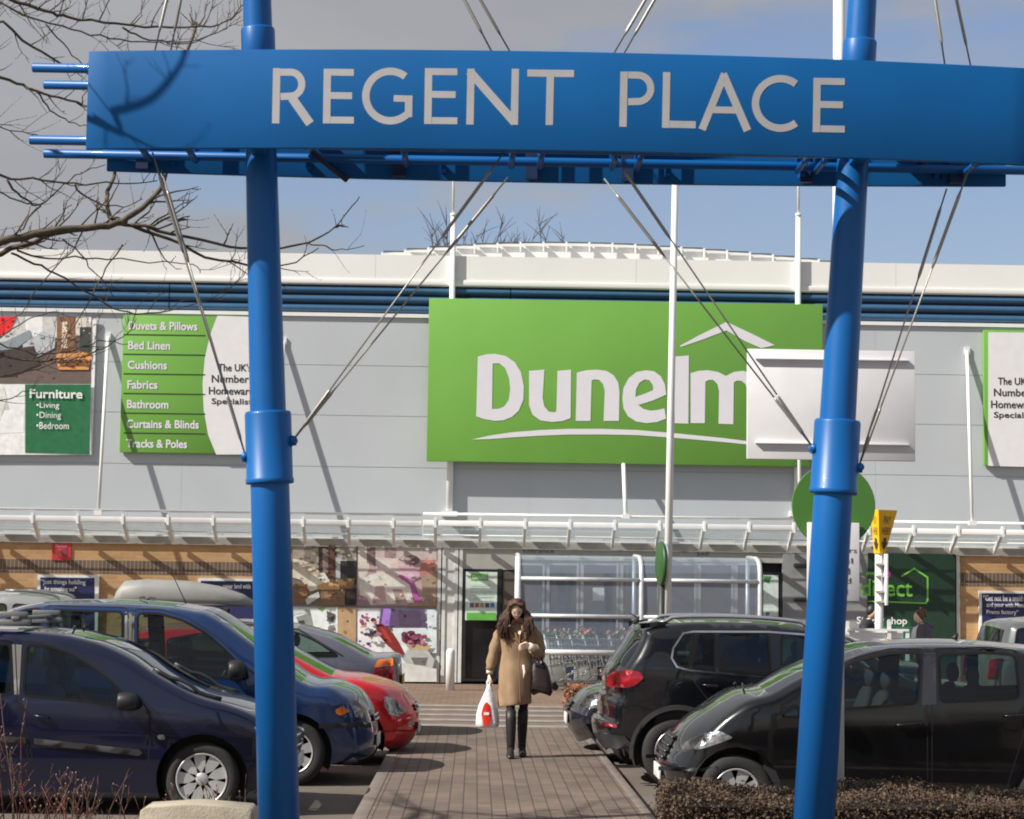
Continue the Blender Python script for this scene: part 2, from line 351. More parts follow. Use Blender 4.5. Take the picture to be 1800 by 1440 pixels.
# barrel roof with standing seams
qa, qb = at(672, 446, 43), at(1478, 463, 43)
mb = MB(); ns = 40; ar = []
for i in range(ns+1):
    u = -1+2*i/ns; uu = u+.12*(1-u*u); ar.append((qa.x+(qb.x-qa.x)*i/ns, qa.z+(qb.z-qa.z)*i/ns + .30*(1-uu*uu)))
mb.loft([[(x, 43.0, z) for x, z in ar], [(x, 70, z) for x, z in ar]], closed=False, sm=True)
mb.loft([[(x, 43.0, z) for x, z in ar], [(x, 43.0, zf1-.4) for x, z in ar]], closed=False)
for i in range(0, ns+1, 2): mb.box((ar[i][0], 42.9, ar[i][1]-.094), (.03, .10, .2))
for i in range(0, ns, 2): mb.box(((ar[i][0]+ar[i+2][0])/2, 42.94, (ar[i][1]+ar[i+2][1])/2+.006), (ar[i+2][0]-ar[i][0]-.06, .05, .02), 1)
mb.build('barrel_roof', [FASC, mat('roof_gap', lin(80, 74, 66), .8)], shop)
mb = MB(); mb.box((1, 56, zf1-.5), (66, 31, .3)); mb.build('flat_roof', mat('roof_membrane', (.5, .5, .5), .8), shop)
mb = MB(); mb.tube([(xw(1017, 420, 44), 44, zf1), (xw(1017, 420, 44), 44, zf1+.52)], .045); mb.build('roof_vent', FASC, shop)
mb = MB(); mb.box((1, 71.3, 3.7), (66, .3, 7.6)); mb.box((-31.9, 55.8, 3.7), (.3, 31, 7.6)); mb.box((33.9, 55.8, 3.7), (.3, 31, 7.6)); mb.build('rear_walls', CLAD, shop)
# shopfront between the brick wings
def px_box(mb, x0, y0, x1, y1, Y0, Y1, m=0):
    a, b = at(x0, y0 + .014*0, Y0), at(x1, y1, Y0); mb.box(((a.x+b.x)/2, (Y0+Y1)/2, (a.z+b.z)/2), (b.x-a.x, Y1-Y0, a.z-b.z), m)
FRAME = mat('grey_frame', lin(150, 150, 150), .45, .2)
LGREY = mat('light_panel', lin(178, 176, 170), .5, var=.05)
DKG = mat('dark_shop_glass', lin(46, 54, 76), .06, 0, var=.5, scale=.9, spec=.6)
mb = MB(); mb.box((xw(1110), WY+.22, 1.28), (xw(1700)-xw(505), .1, 2.7)); mb.build('shopfront_backing', mat('shop_dark', lin(30, 33, 38), .6), shop)
mb = MB(); px_box(mb, 514, 952, 772, 1200, WY+.01, WY+.15); mb.build('window_surround', LGREY, shop)
mb = MB()
for x in (770, 776, 800, 806): px_box(mb, x, 960, x+4, 1200, WY-.05, WY+.1)
px_box(mb, 781, 960, 799, 1200, WY-.03, WY+.1)
px_box(mb, 700, 1177, 770, 1180, WY-.03, WY+.05)
mb.build('door_pilaster', mat('pilaster_white', lin(214, 214, 210), .5), shop)
mb = MB(); px_box(mb, 806, 964, 905, 1002, WY-.02, WY+.1); px_box(mb, 905, 966, 1376, 990, WY-.02, WY+.1); mb.build('header_panel', LGREY, shop)
door = None
def framed(name, x0, y0, x1, y1, t, parent=shop):
    mb = MB()
    for q in ((x0, y0, x0+t, y1), (x1-t, y0, x1, y1), (x0+t, y0, x1-t, y0+t), (x0+t, y1-t, x1-t, y1)): px_box(mb, *q, WY-.04, WY+.1)
    d = mb.build(name, mat('door_frame', lin(34, 36, 40), .4), parent)
    mb = MB(); px_box(mb, x0+t, y0+t, x1-t, y1-t, WY+.02, WY+.06); mb.build('pane', mat('door_glass', lin(26, 27, 30), .06, var=.4, scale=2), d); return d
framed('door', 812, 1000, 880, 1198, 5); framed('door', 1336, 1006, 1374, 1202, 4)
mb = MB(); px_box(mb, 884, 1004, 904, 1198, WY-.02, WY+.1); mb.build('door_post', mat('bronze_frame', lin(96, 86, 78), .5), shop)
xs_ = [906, 958, 1018, 1088, 1160, 1225, 1290, 1336]
for a, b in zip(xs_, xs_[1:]):
    mb = MB()
    for q in ((a, 990, a+6, 1200), (b-4, 990, b, 1200), (a+6, 990, b-4, 994), (a+6, 1192, b-4, 1200)): px_box(mb, *q, WY-.03, WY+.1)
    d = mb.build('window', mat('window_frame', lin(165, 165, 165), .5), shop)
    mb = MB(); px_box(mb, a+6, 994, b-4, 1192, WY+.02, WY+.06); mb.build('pane', DKG, d)
mb = MB(); px_box(mb, 1376, 966, 1526, 1206, WY-.06, WY+.1); mb.build('grey_panel', mat('service_panel', lin(150, 152, 152), .5), shop)
for y in (990, 1050):
    mb = MB(); px_box(mb, 1396, y, 1424, y+8, WY-.16, WY-.06); mb.build('wall_louvre', mat('dark_fitting', lin(40, 42, 46), .5), shop, .02)  # small dark louvres on the grey panel, they give no light
mb = MB(); px_box(mb, 1681, 966, 1688, 1208, WY-.06, WY+.1); mb.build('corner_trim', mat('pilaster_white', (.5, .5, .5)), shop)
mb = MB(); text(mb, 'Entrance', 920, 964, 974, 971.5, lambda x, y: at(x, y, WY-.024)); mb.build('door_lettering', mat('dark_lettering', lin(50, 50, 52), .5), shop)
mb = MB(); text(mb, 'Exit', 1226, 969.5, 1246, 976.5, lambda x, y: at(x, y, WY-.024)); mb.build('door_lettering', MATS['dark_lettering'], shop)
# ------------------------------------------------------------------ canopy
CD = .78; can = thing('canopy', (0, WY-.4, 2.9), 'white steel canopy with glazed top running along the shop front', 'canopy')
GL = glass('canopy_glass', (.84, .87, .86), .0, .07)
zr = zc(962); xa, xb = xw(745, 905), xw(1415, 915)
for x0, x1, Yf, dz in ((-31, xa-.02, WY-CD, 0), (xa+.01, xb, WY-CD-.06, .02), (xb+.02, 33, WY-CD, 0)):
    zf = at(180, 918, WY-CD).z + dz; zq = at(180, 902, WY-CD).z + dz
    mb = MB(); L_ = x1-x0; xm = (x0+x1)/2
    mb.box((xm, Yf, zf+(zq-zf)*.30), (L_, .05, (zq-zf)*.62)); mb.build('gutter', WHITE, can, .012)
    mb = MB(); mb.tube([(x0, Yf+.05, zq+.055), (x1, Yf+.05, zq+.055)], .028, 6); mb.build('top_rail', WHITE, can)
    mb = MB(); mb.tube([(x0, Yf+.42, zr+.20), (x1, Yf+.42, zr+.20)], .014, 6); mb.build('light_rail', WHITE, can)
    mb = MB(); mb.add([(x0, Yf+.06, zf+.05), (x1, Yf+.06, zf+.05), (x1, WY-.1, zr+.14), (x0, WY-.1, zr+.14)], [(0, 1, 2, 3)]); mb.build('glazing', GL, can)
    x = x0+.2
    while x < x1:
        if -13 < x < 15:
            mb = MB(); mb.prism([(x, Yf+.05, zf+.12), (x, Yf+.05, zf+.0), (x, WY-.13, zr+.0), (x, WY-.13, zr+.10)], (.05, 0, 0))
            mb.box((x+.025, Yf+.005, (zf+zq)/2-.02), (.045, .09, zq-zf+.03)); mb.build('bracket', WHITE, can)
            mb = MB(); mb.box((x+.42, WY-.11, zr+.125), (.52, .05, .03)); mb.build('light_fitting', WHITE, can)
        x += .835
mb = MB(); mb.box((1, WY-.035, zr+.035), (66, .066, .15)); mb.build('rear_beam', mat('canopy_beam', lin(160, 158, 152), .5), can)
for (tx, ty, bx, by) in ((190, 592, 173, 902), (499, 600, 486, 906), (1403, 612, 1406, 915), (1700, 617, 1709, 920), (-122, 587, -145, 898), (2010, 622, 2024, 925)):
    t = at(tx, ty, WY-.02); b = at(bx, by, WY-CD+.05); mb = MB(); mb.tube([b, t], .033, 8); mb.box(t, (.10, .04, .14)); mb.box(b, (.14, .14, .08)); mb.build('tie_strut', WHITE, can)
t = at(1096, 816, WY-.30); b = at(1100, 908, WY-CD-.05); mb = MB(); mb.tube([b, t], .04, 8); mb.box(b, (.14, .14, .08)); mb.build('tie_strut', WHITE, can)
# ------------------------------------------------------------------ signs on the shop
DG = mat('brand_green', lin(108, 162, 68), .38, var=.04, scale=.8)
DGE = mat('board_edge', lin(86, 138, 52), .5)
def panel_on(name, x0, y0, x1, y1, Y, th, m, label, cat, group=None):
    a, b = at(x0, y0, Y), at(x1, y1, Y); r = thing(name, ((a.x+b.x)/2, Y, b.z), label, cat, group)
    mb = MB(); mb.box(((a.x+b.x)/2, Y+th/2, (a.z+b.z)/2), (b.x-a.x, th, a.z-b.z)); mb.build('board', m, r, .012); return r
DY = 39.68
big = panel_on('shop_sign', 754.5, 524, 1446, 821, DY, .14, DG, 'huge green shop sign reading Dunelm in white over the entrance', 'shop sign')
DW = mat('sign_white_vinyl', (.72, .70, .74), .4, var=.02)
fn = lambda x, y: at(x, y, DY-.006)
D_ = [[(840, 627), (855, 623), (870, 622), (889, 626), (905, 637), (916, 655), (921, 680), (920, 703), (912, 722), (900, 733), (885, 739), (870, 740), (852, 737), (837, 732)], [(866, 639), (878, 639), (888, 647), (895, 665), (897, 685), (894, 704), (886, 715), (876, 719), (865, 719)]]
u_ = [[(930, 652), (957, 650), (954, 700), (957, 715), (965, 724), (976, 725), (978, 722), (980, 652), (1004, 650), (1003, 735), (990, 740), (970, 742), (950, 739), (936, 729), (930, 712)]]
n_ = [[(1014, 655), (1030, 651), (1048, 650), (1066, 652), (1079, 660), (1087, 673), (1089, 690), (1088, 740), (1061, 740), (1063, 687), (1060, 675), (1053, 668), (1045, 667), (1040, 669), (1038, 740), (1012, 740)]]
e_ = [[(1171, 694), (1169, 676), (1162, 662), (1150, 653), (1136, 651), (1119, 654), (1105, 665), (1096, 682), (1094, 700), (1096, 718), (1104, 732), (1118, 741), (1136, 744), (1155, 742), (1171, 736), (1168, 718), (1155, 721), (1143, 722), (1131, 719), (1122, 712), (1148, 704)], [(1117, 698), (1118, 685), (1124, 673), (1133, 667), (1142, 669), (1148, 678), (1148, 686), (1134, 692)]]
l_ = [[(1186, 627), (1211, 625), (1210, 745), (1186, 744)]]
m_ = [[(1214, 656), (1228, 652), (1244, 651), (1262, 654), (1276, 661), (1290, 654), (1306, 652), (1324, 657), (1336, 669), (1340, 686), (1340, 748), (1313, 747), (1314, 690), (1311, 676), (1304, 670), (1296, 669), (1290, 672), (1289, 746), (1263, 745), (1264, 688), (1261, 675), (1254, 668), (1246, 668), (1240, 671), (1239, 744), (1214, 744)]]
mb = MB()
for L_ in (D_, u_, n_, e_, l_, m_): mb.tess(L_, fn)
mb.build('logo_lettering', DW, big)
mb = MB(); mb.tess([[(1195, 608), (1230, 589), (1277, 566), (1320, 586), (1362, 607), (1338, 612), (1310, 600), (1277, 581), (1235, 597), (1197, 610)]], fn)
mb.tess([[(828, 773), (860, 766), (900, 760), (950, 756), (1000, 754), (1060, 754), (1120, 756), (1200, 763), (1270, 770), (1340, 779), (1390, 787), (1340, 784), (1270, 777), (1200, 771), (1120, 765), (1060, 764), (1000, 764), (950, 766), (900, 769), (860, 772)]], fn)
mb.build('logo_mark', DW, big)
# listing boards
DKL = mat('dark_rule', lin(44, 66, 42), .5)
def listing(x0, y0, x1, y1, mirror, label):
    Y = 39.88; r = panel_on('wall_board', x0, y0, x1, y1, Y, .10, DG, label, 'wall sign', 'listing boards on the cladding')
    f = lambda x, y: at(x, y, Y-.002); f2 = lambda x, y: at(x, y, Y-.0036)
    sx_ = 222/265.0
    if not mirror:
        mb = MB(); arc = [(382, 555), (369, 590), (360, 630), (356, 675), (358, 720), (366, 765), (380, 799)]
        mb.tess([[(x1-1, y0+4), (x1-1, y1)] + arc[::-1]], f); mb.build('white_field', WHITES, r)
        mb = MB()
        for k, yy in enumerate((587, 621.5, 656, 690.5, 725, 760)):
            mb.tess([[(x0, yy), (361, yy+2), (361, yy+4.2), (x0, yy+2.2)]], f2)
        mb.build('ruled_line', DKL, r)
        mb = MB()
        for k, (t, w_) in enumerate((('Duvets & Pillows', 120), ('Bed Linen', 73), ('Cushions', 68), ('Fabrics', 52), ('Bathroom', 72), ('Curtains & Blinds', 126), ('Tracks & Poles', 106))):
            y = 565 + k*34.5; d = 1.5 if any(c in t for c in 'p&') and 0 else 0
            text(mb, t, 226-k*.7, y, 226-k*.7+w_, y+14, f2, bold=.9, slope=.012)
        mb.build('list_lettering', DW, r)
        mb = MB()
        for t, a, b, y in (("The UK's", 383, 441, 639), ('Number 1', 372, 448, 659), ('Homewares', 367, 452, 680), ('Specialist', 372, 443, 700)): text(mb, t, a, y, b, y+13, f2, bold=.6)
        mb.build('slogan_lettering', mat('dark_lettering', (.05, .05, .05)), r)
    else:
        mb = MB(); mb.tess([[(x0+8, y0+4), (1880, y0+6), (1900, 640), (1905, 690), (1895, 760), (1880, y1), (x0+8, y1-4)]], f); mb.build('white_field', WHITES, r)
        mb = MB()
        for t, a, b, y in (("The UK's", 1754, 1812, 663), ('Number 1', 1747, 1822, 683), ('Homewares', 1742, 1828, 704), ('Specialist', 1747, 1818, 724)): text(mb, t, a, y, b, y+13, f2, bold=.6)
        mb.build('slogan_lettering', MATS['dark_lettering'], r)
        mb = MB()
        for k, (t, w_) in enumerate((('Duvets & Pillows', 120), ('Bed Linen', 73), ('Cushions', 68), ('Fabrics', 52), ('Bathroom', 72), ('Curtains & Blinds', 126), ('Tracks & Poles', 106))): text(mb, t, 1920, 592+k*34.5, 1920+w_, 606+k*34.5, f2, bold=.9)
        mb.build('list_lettering', DW, r)
listing(217, 554, 468, 799, False, 'green and white wall board listing duvets, linen and cushions beside the left blue post')
listing(1729, 580, 2050, 823, True, 'white wall board with slogan at the right edge, beside the right tie strut')
PR = printmat()
def poster(name, x0, y0, x1, y1, Y, th, shapes, label, cat, group=None, texts=(), bg=(200, 200, 200), sl=0):
    a, b = at(x0, y0, Y), at(x1, y1, Y); r = thing(name, ((a.x+b.x)/2, Y, b.z), label, cat, group)
    mb = MB(); mb.box(((a.x+b.x)/2, Y+th/2, (a.z+b.z)/2), (b.x-a.x, th, a.z-b.z)); mb.c = [ink(*bg)]*6
    mb.build('board', PR, r, inks=True)
    mb = MB(); k = 0; rj = random.Random(len(label)); shapes = list(shapes); base_n = len(shapes)
    if name in ('window_poster', 'banner'):        # small marks that break up each printed patch
        for q in range(120):
            P, c = shapes[rj.randrange(base_n)]; xs = [p[0] for p in P]; ys = [p[1] for p in P]; x = rj.uniform(min(xs), max(xs)); y = rj.uniform(min(ys), max(ys))
            if inpoly(x, y, P) and max(c) != c[1]: s_ = rj.uniform(.7, 3.2); dv = rj.gauss(0, 15); shapes.append((ellp(x, y, s_*rj.uniform(.7, 2.2), s_, 9), tuple(max(20, min(235, v+dv+rj.gauss(0, 6))) for v in c)))
    for P, c in shapes:
        k += 1 if k < base_n else .2; P = [(min(max(x, x0+.5), x1-.5), min(max(y, y0+.5), y1-.5)) for x, y in P]
        mb.tess([P], lambda x, y: at(x, y, Y-.002-.0016*k), 0, ink(*c))
    if shapes: mb.build('printed_picture', PR, r, inks=True)
    for t, bx, col, bo in texts:
        mb = MB(); text(mb, t, *bx, lambda x, y: at(x, y, Y-.004-.0016*k), 0, None, bo, slope=sl or .014); mb.build('lettering', mat('ink_%d_%d_%d' % col, ink(*col), .5), r)
    return r
def ellp(cx, cy, rx, ry, n=14, a0=0, a1=360): return [(cx+rx*math.cos(math.radians(a0+(a1-a0)*i/n)), cy+ry*math.sin(math.radians(a0+(a1-a0)*i/n))) for i in range(n + (0 if a1-a0 == 360 else 1))]
poster('banner', -190, 556, 162, 800, 39.93, .03,
  [([(-190, 557), (160, 557), (160, 675), (-190, 675)], (92, 80, 74)), ([(-190, 557), (100, 557), (100, 600), (-190, 620)], (176, 176, 172)), ([(45, 557), (75, 557), (75, 600), (45, 600)], (214, 218, 218)), ([(100, 557), (133, 557), (133, 620), (100, 620)], (118, 84, 62)),
   ([(108, 566), (118, 566), (118, 612), (108, 612)], (208, 190, 170)), ([(133, 557), (160, 557), (160, 590), (133, 590)], (190, 184, 174)), ([(140, 575), (160, 575), (160, 640), (140, 640)], (56, 62, 58)), ([(-20, 557), (30, 557), (16, 582), (0, 590), (-20, 592)], (206, 34, 36)),
   ([(-60, 610), (10, 600), (52, 580), (56, 592), (30, 612), (8, 622), (-60, 640)], (120, 128, 134)), ([(40, 606), (75, 582), (98, 592), (96, 612), (60, 630), (40, 625)], (158, 162, 166)), ([(-60, 625), (60, 608), (70, 640), (20, 660), (-60, 665)], (60, 52, 48)), ([(98, 622), (160, 620), (156, 650), (102, 650)], (188, 132, 78)), ([(100, 634), (158, 634), (150, 644), (108, 645)], (110, 70, 44)),
   ([(-190, 675), (160, 676), (160, 800), (-190, 800)], (206, 206, 200)), ([(-60, 690), (-10, 700), (10, 690), (16, 720), (-60, 730)], (168, 172, 170)), ([(-60, 735), (42, 728), (42, 760), (-60, 765)], (224, 224, 222)), ([(-10, 690), (6, 680), (12, 700), (0, 740), (-12, 740)], (190, 190, 186)),
   ([(44, 676), (160, 676), (157, 799), (44, 796)], (32, 92, 58))],
  'photo banner with dark green Furniture box on the grey wall, leftmost on the facade', 'banner', None,
  [('Furniture', (52, 684, 144, 699), (235, 235, 235), .9), ('\u2022Living', (64, 707, 104, 720), (225, 228, 225), 0), ('\u2022Dining', (64, 724, 107, 738), (225, 228, 225), 0), ('\u2022Bedroom', (64, 742, 121, 754), (225, 228, 225), 0)], sl=.012)
# window graphics
G_ = 'photo graphics in the shop windows'
P1 = [([(514, 956), (560, 956), (560, 1000), (514, 1000)], (150, 140, 128)), ([(534, 956), (556, 956), (556, 990), (534, 990)], (122, 112, 102)), ([(560, 956), (592, 956), (592, 1022), (560, 1022)], (70, 58, 54)), ([(567, 965), (577, 965), (577, 1005), (567, 1005)], (128, 110, 104)), ([(580, 956), (589, 956), (589, 1022), (580, 1022)], (92, 62, 52)), ([(592, 956), (628, 956), (628, 980), (592, 980)], (136, 130, 120)), ([(590, 980), (628, 980), (628, 1022), (590, 1022)], (170, 170, 166)), ([(598, 986), (628, 986), (628, 1028), (598, 1028)], (48, 48, 52)),
      ([(514, 982), (530, 985), (545, 990), (562, 1005), (580, 1020), (575, 1032), (545, 1040), (530, 1020), (514, 1015)], (196, 186, 168)), ([(530, 988), (548, 992), (560, 1008), (545, 1010), (532, 1000)], (170, 156, 134)), ([(545, 1012), (570, 1006), (580, 1022), (556, 1034), (543, 1030)], (208, 200, 184)), ([(514, 1030), (540, 1026), (540, 1060), (514, 1060)], (120, 90, 66)), ([(556, 1030), (575, 1022), (602, 1030), (596, 1036), (560, 1036)], (190, 150, 98)), ([(564, 1036), (606, 1036), (606, 1064), (564, 1064)], (120, 92, 72)), ([(570, 1040), (600, 1040), (600, 1050), (570, 1050)], (142, 112, 88)), ([(592, 1020), (624, 1016), (620, 1036), (598, 1034)], (128, 98, 66)), ([(606, 1036), (628, 1034), (628, 1064), (606, 1064)], (46, 40, 42)), ([(536, 1052), (560, 1040), (562, 1050), (540, 1064)], (176, 176, 172))]
poster('window_poster', 514, 956, 627, 1065, WY-.03, .03, P1, 'window poster of cream sofa and wooden coffee table, upper left of the four', 'poster', G_, bg=(110, 98, 88))
P2 = [([(629, 957), (645, 957), (650, 1000), (629, 1040)], (196, 186, 176)), ([(645, 957), (660, 957), (660, 995), (645, 990)], (116, 100, 98)), ([(660, 957), (768, 957), (768, 985), (660, 985)], (178, 164, 160)), ([(676, 957), (696, 957), (696, 985), (676, 985)], (150, 128, 130)), ([(660, 980), (700, 982), (720, 1000), (735, 1010), (720, 1025), (690, 1020), (662, 1010)], (214, 180, 178)), ([(664, 985), (684, 985), (690, 1002), (670, 1008)], (226, 196, 190)), ([(700, 996), (722, 992), (745, 1012), (720, 1024)], (196, 160, 172)), (ellp(724, 985, 14, 9), (112, 90, 96)), ([(738, 994), (752, 986), (766, 990), (762, 1010), (744, 1020), (738, 1012)], (170, 112, 104)), ([(750, 985), (760, 984), (764, 996), (752, 1000)], (198, 140, 122)), ([(740, 1012), (768, 1005), (768, 1062), (745, 1060)], (150, 130, 112)), ([(690, 1013), (706, 1010), (724, 1020), (734, 1042), (742, 1058), (726, 1060), (716, 1036)], (160, 84, 146)),
      ([(632, 1024), (650, 1010), (676, 1006), (700, 1014), (720, 1028), (728, 1060), (650, 1064), (632, 1050)], (206, 196, 186)), ([(640, 1016), (662, 1008), (668, 1016), (640, 1024)], (226, 220, 212)), ([(660, 1030), (675, 1030), (680, 1064), (655, 1064)], (178, 150, 150)), ([(690, 1036), (706, 1036), (718, 1064), (698, 1064)], (160, 138, 134)), ([(629, 1045), (644, 1050), (652, 1065), (629, 1065)], (138, 110, 116)), ([(720, 1060), (768, 1055), (768, 1066), (718, 1066)], (150, 120, 96))]
poster('window_poster', 629, 957, 768, 1066, WY-.03, .03, P2, 'window poster of pink bedding with purple throw, upper right of the four', 'poster', G_, bg=(176, 150, 150))
P3 = [([(514, 1067), (560, 1068), (545, 1080), (530, 1078), (514, 1082)], (176, 180, 176)), ([(520, 1085), (545, 1078), (560, 1090), (548, 1100), (528, 1100)], (120, 124, 120)), ([(545, 1070), (580, 1070), (578, 1100), (552, 1104)], (196, 210, 200)), ([(556, 1068), (572, 1068), (566, 1076)], (120, 150, 96)), ([(574, 1074), (590, 1080), (586, 1094), (576, 1090)], (78, 76, 74)), ([(560, 1104), (584, 1096), (590, 1112), (576, 1124), (562, 1116)], (214, 222, 220)), (ellp(582, 1106, 6, 7), (116, 112, 108)), ([(524, 1092), (534, 1090), (534, 1100), (526, 1102)], (54, 54, 52)), ([(514, 1100), (530, 1104), (570, 1118), (590, 1130), (590, 1199), (514, 1199)], (150, 158, 156)),
      ([(593, 1067), (626, 1068), (626, 1199), (593, 1199)], (158, 132, 100)), ([(590.6, 1067), (593.4, 1067), (593.4, 1199), (590.6, 1199)], (206, 206, 204))]
poster('window_poster', 514, 1067, 626, 1199, WY-.03, .03, P3, 'window poster of white glassware next to a tan strip, lower left of the four', 'poster', G_, bg=(184, 194, 190))
P4 = [([(628, 1069), (668, 1070), (664, 1120), (676, 1150), (628, 1150)], (206, 206, 210))] + [(ellp(632+R.random()*34, 1076+R.random()*62, 1.6+R.random()*1.8, 1.5+R.random()*2), R.choice([(120, 60, 84), (88, 70, 120), (60, 44, 60), (170, 120, 120)])) for _ in range(22)] + [
      ([(670, 1070), (746, 1071), (750, 1101), (732, 1103), (690, 1103), (666, 1100)], (82, 66, 96)), ([(674, 1070), (688, 1070), (684, 1100), (670, 1100)], (140, 104, 178)), ([(700, 1073), (738, 1074), (740, 1100), (702, 1100)], (72, 60, 80)), ([(750, 1072), (768, 1072), (768, 1120), (752, 1108)], (186, 194, 196)), ([(690, 1104), (748, 1104), (768, 1120), (768, 1148), (700, 1150)], (186, 196, 194)), ([(660, 1098), (672, 1096), (690, 1112), (702, 1130), (712, 1150), (700, 1150), (680, 1134), (664, 1114)], (112, 34, 34)), ([(668, 1102), (678, 1108), (690, 1130), (680, 1128)], (150, 52, 46))] + [
      (ellp(708+R.random()*40, 1112+R.random()*20, 4+R.random()*4, 3+R.random()*4), R.choice([(112, 48, 72), (128, 56, 84), (84, 36, 52), (150, 84, 108)])) for _ in range(16)] + [
      ([(712, 1132), (760, 1134), (752, 1144), (720, 1142)], (160, 140, 108)), ([(716, 1142), (752, 1144), (764, 1160), (760, 1176), (722, 1174), (708, 1160)], (156, 158, 156)), ([(722, 1156), (752, 1156), (748, 1170), (728, 1168)], (96, 92, 88)), ([(628, 1150), (768, 1176), (768, 1199), (628, 1199)], (182, 182, 178))]
poster('window_poster', 628, 1069, 768, 1199, WY-.03, .03, P4, 'window poster of purple lamp shade and dark red flowers, lower right of the four', 'poster', G_, bg=(196, 198, 198))
poster('door_poster', 819, 1005, 873, 1091, WY-.045, .01, [([(828, 1008), (858, 1008), (858, 1021), (828, 1021)], (96, 170, 64))] + [([(826+9*i, 1060), (833+9*i, 1060), (833+9*i, 1068), (826+9*i, 1068)], c) for i, c in enumerate([(90, 90, 110), (150, 80, 70), (120, 140, 90), (70, 70, 80), (60, 110, 160)])] + [([(820, 1077), (872, 1077), (872, 1090), (820, 1090)], (84, 150, 62))] + [([(826, 1028+6*i), (864, 1028+6*i), (864, 1029.5+6*i), (826, 1029.5+6*i)], (160, 178, 166)) for i in range(5)],
       'pale green poster on the dark left entrance door', 'poster', None, [('Dunelm', (831, 1011, 855, 1018), (235, 240, 232), 0)], bg=(190, 206, 194))
poster('door_poster', 1342, 1011, 1368, 1090, WY-.045, .01, [([(1342, 1012), (1356, 1013), (1352, 1026), (1342, 1022)], (70, 120, 70)), ([(1346, 1076), (1352, 1076), (1352, 1082), (1346, 1082)], (60, 110, 170)), ([(1342, 1084), (1368, 1084), (1368, 1090), (1342, 1090)], (84, 140, 62))], 'pale green poster on the door right of the trolley shelter', 'poster', bg=(190, 204, 194))
poster('paper_notice', 1042, 1033, 1062, 1056, WY-.05, .01, [], 'white paper notice stuck on the dark shop window', 'notice', bg=(196, 198, 196))
poster('red_notice', 92, 954, 124, 985, WY-.03, .03, [([(96, 965), (106, 966), (110, 980), (98, 978)], (196, 90, 90)), ([(106, 968), (118, 962), (119, 976), (112, 978)], (130, 50, 70))], 'small red notice on the tan brick under the canopy', 'notice', None, [('Notice', (98, 956.5, 118, 961.5), (226, 170, 170), 0)], bg=(178, 46, 50))
def quote(x0, y0, x1, y1, lines, label):
    r = poster('quote_board', x0, y0, x1, y1, WY-.07, .06, [([(x0+5, y0+5), (x1-5, y0+6), (x1-5, y1-3), (x0+5, y1-3)], (32, 36, 76))], label, 'wall sign', 'navy quote boards on the brick', [(t, b, (222, 224, 230), .4) for t, b in lines], bg=(206, 206, 206))
quote(66, 1010, 171, 1120, [('\u201cJust things holding', (72, 1018.5, 150, 1028.5)), ('for something out\u201d', (78, 1031, 134, 1041))], 'navy quote board with white frame left of the roof box, below the red notice')
quote(348, 1016, 462, 1120, [('never lend with', (392, 1026, 440, 1034))], 'navy quote board in white frame behind the roof box, beside the left blue post')
quote(1721, 1038, 1860, 1170, [('\u201cGet not be a maid a', (1728, 1046, 1803, 1056)), ('and pour with Moon', (1734, 1059, 1803, 1069)), ('Prams factory\u201d', (1734, 1072, 1790, 1081))], 'navy quote board on the right brick wall with three lines of writing')
HOUSE_OUTLINE = [([(1584, 1012), (1607, 998), (1632, 1014), (1632, 1056), (1629, 1062), (1520, 1058), (1520, 1056), (1626, 1059), (1629, 1055), (1629, 1016), (1607, 1001.5), (1585, 1014.5)], (104, 176, 62))]  # house outline as flat bright green print
poster('collection_board', 1526, 972, 1680, 1206, WY-.10, .1, [([(1536, 1090), (1600, 1092), (1610, 1140), (1540, 1140)], (22, 76, 52))] + HOUSE_OUTLINE + [(ellp(1560, 1010, 6, 7), (150, 40, 120))], 'dark green collection point board with glowing green house outline', 'wall sign', None,
     [('direct', (1496+18, 1018, 1603, 1047), (104, 176, 62), 1.0), ('dunelm', (1512, 1003, 1552, 1011), (84, 150, 56), 0), ('Simply shop', (1494+12, 1084, 1594, 1100), (205, 210, 206), .5)], bg=(24, 48, 34))
# ================================================================== STREET FURNITURE
# masts behind the big sign
for px, lab in ((797, 'white mast rising behind the left end of the big green sign'), (1403.5, 'white mast rising behind the right end of the big green sign')):
    Y = 39.92; b = at(px-7 if px < 900 else px-2, 908, Y); j = at(px, 378, Y); t = at(px+1, 190, Y)
    mb = MB(); mb.tube([b, b+(j-b)*.30, j], [.07, .06, .052], 12); mb.tube([j, t], .026, 10); mb.lathe([(.06, -.03), (.06, .03)], j, (0, 0, 1), 12); mb.box(b+Vector((0, 0, .05)), (.3, .24, .1))
    tag(mb.build('mast', WHITE), lab, 'mast', 'white masts on the shop front')
# slim sign post with edge-on disc
Y = 31.0; b = at(1169.5, 1252, Y); b.z = 0; t = at(1190, 150, Y)
sp = thing('disc_sign', b, 'tall white pole with an edge-on green disc sign in front of the trolley shelter', 'sign post')
mb = MB(); mb.tube([b, t], [.062, .045], 14); mb.build('pole', WHITE, sp)
mb = MB(); q0 = at(1161, 1252, Y); q0.z = 0; q1 = at(1164, 1012, Y); mb.tube([q0, q1], .055, 12); mb.build('post', mat('dark_post', lin(44, 50, 44), .5), sp)
ax = Vector((-.994, -.11, .0)).normalized(); c = at(1162, 991, Y)
mb = MB(); mb.lathe([(.001, .03), (.30, .03), (.33, .015), (.33, -.015), (.30, -.02)], c, ax, 40); mb.build('disc', mat('sign_green', lin(40, 84, 36), .45), sp)
mb = MB(); mb.lathe([(.31, -.022), (.31, -.06), (.25, -.09), (.001, -.10)], c, ax, 40); mb.build('disc_back', mat('sign_back', lin(190, 190, 190), .5), sp)
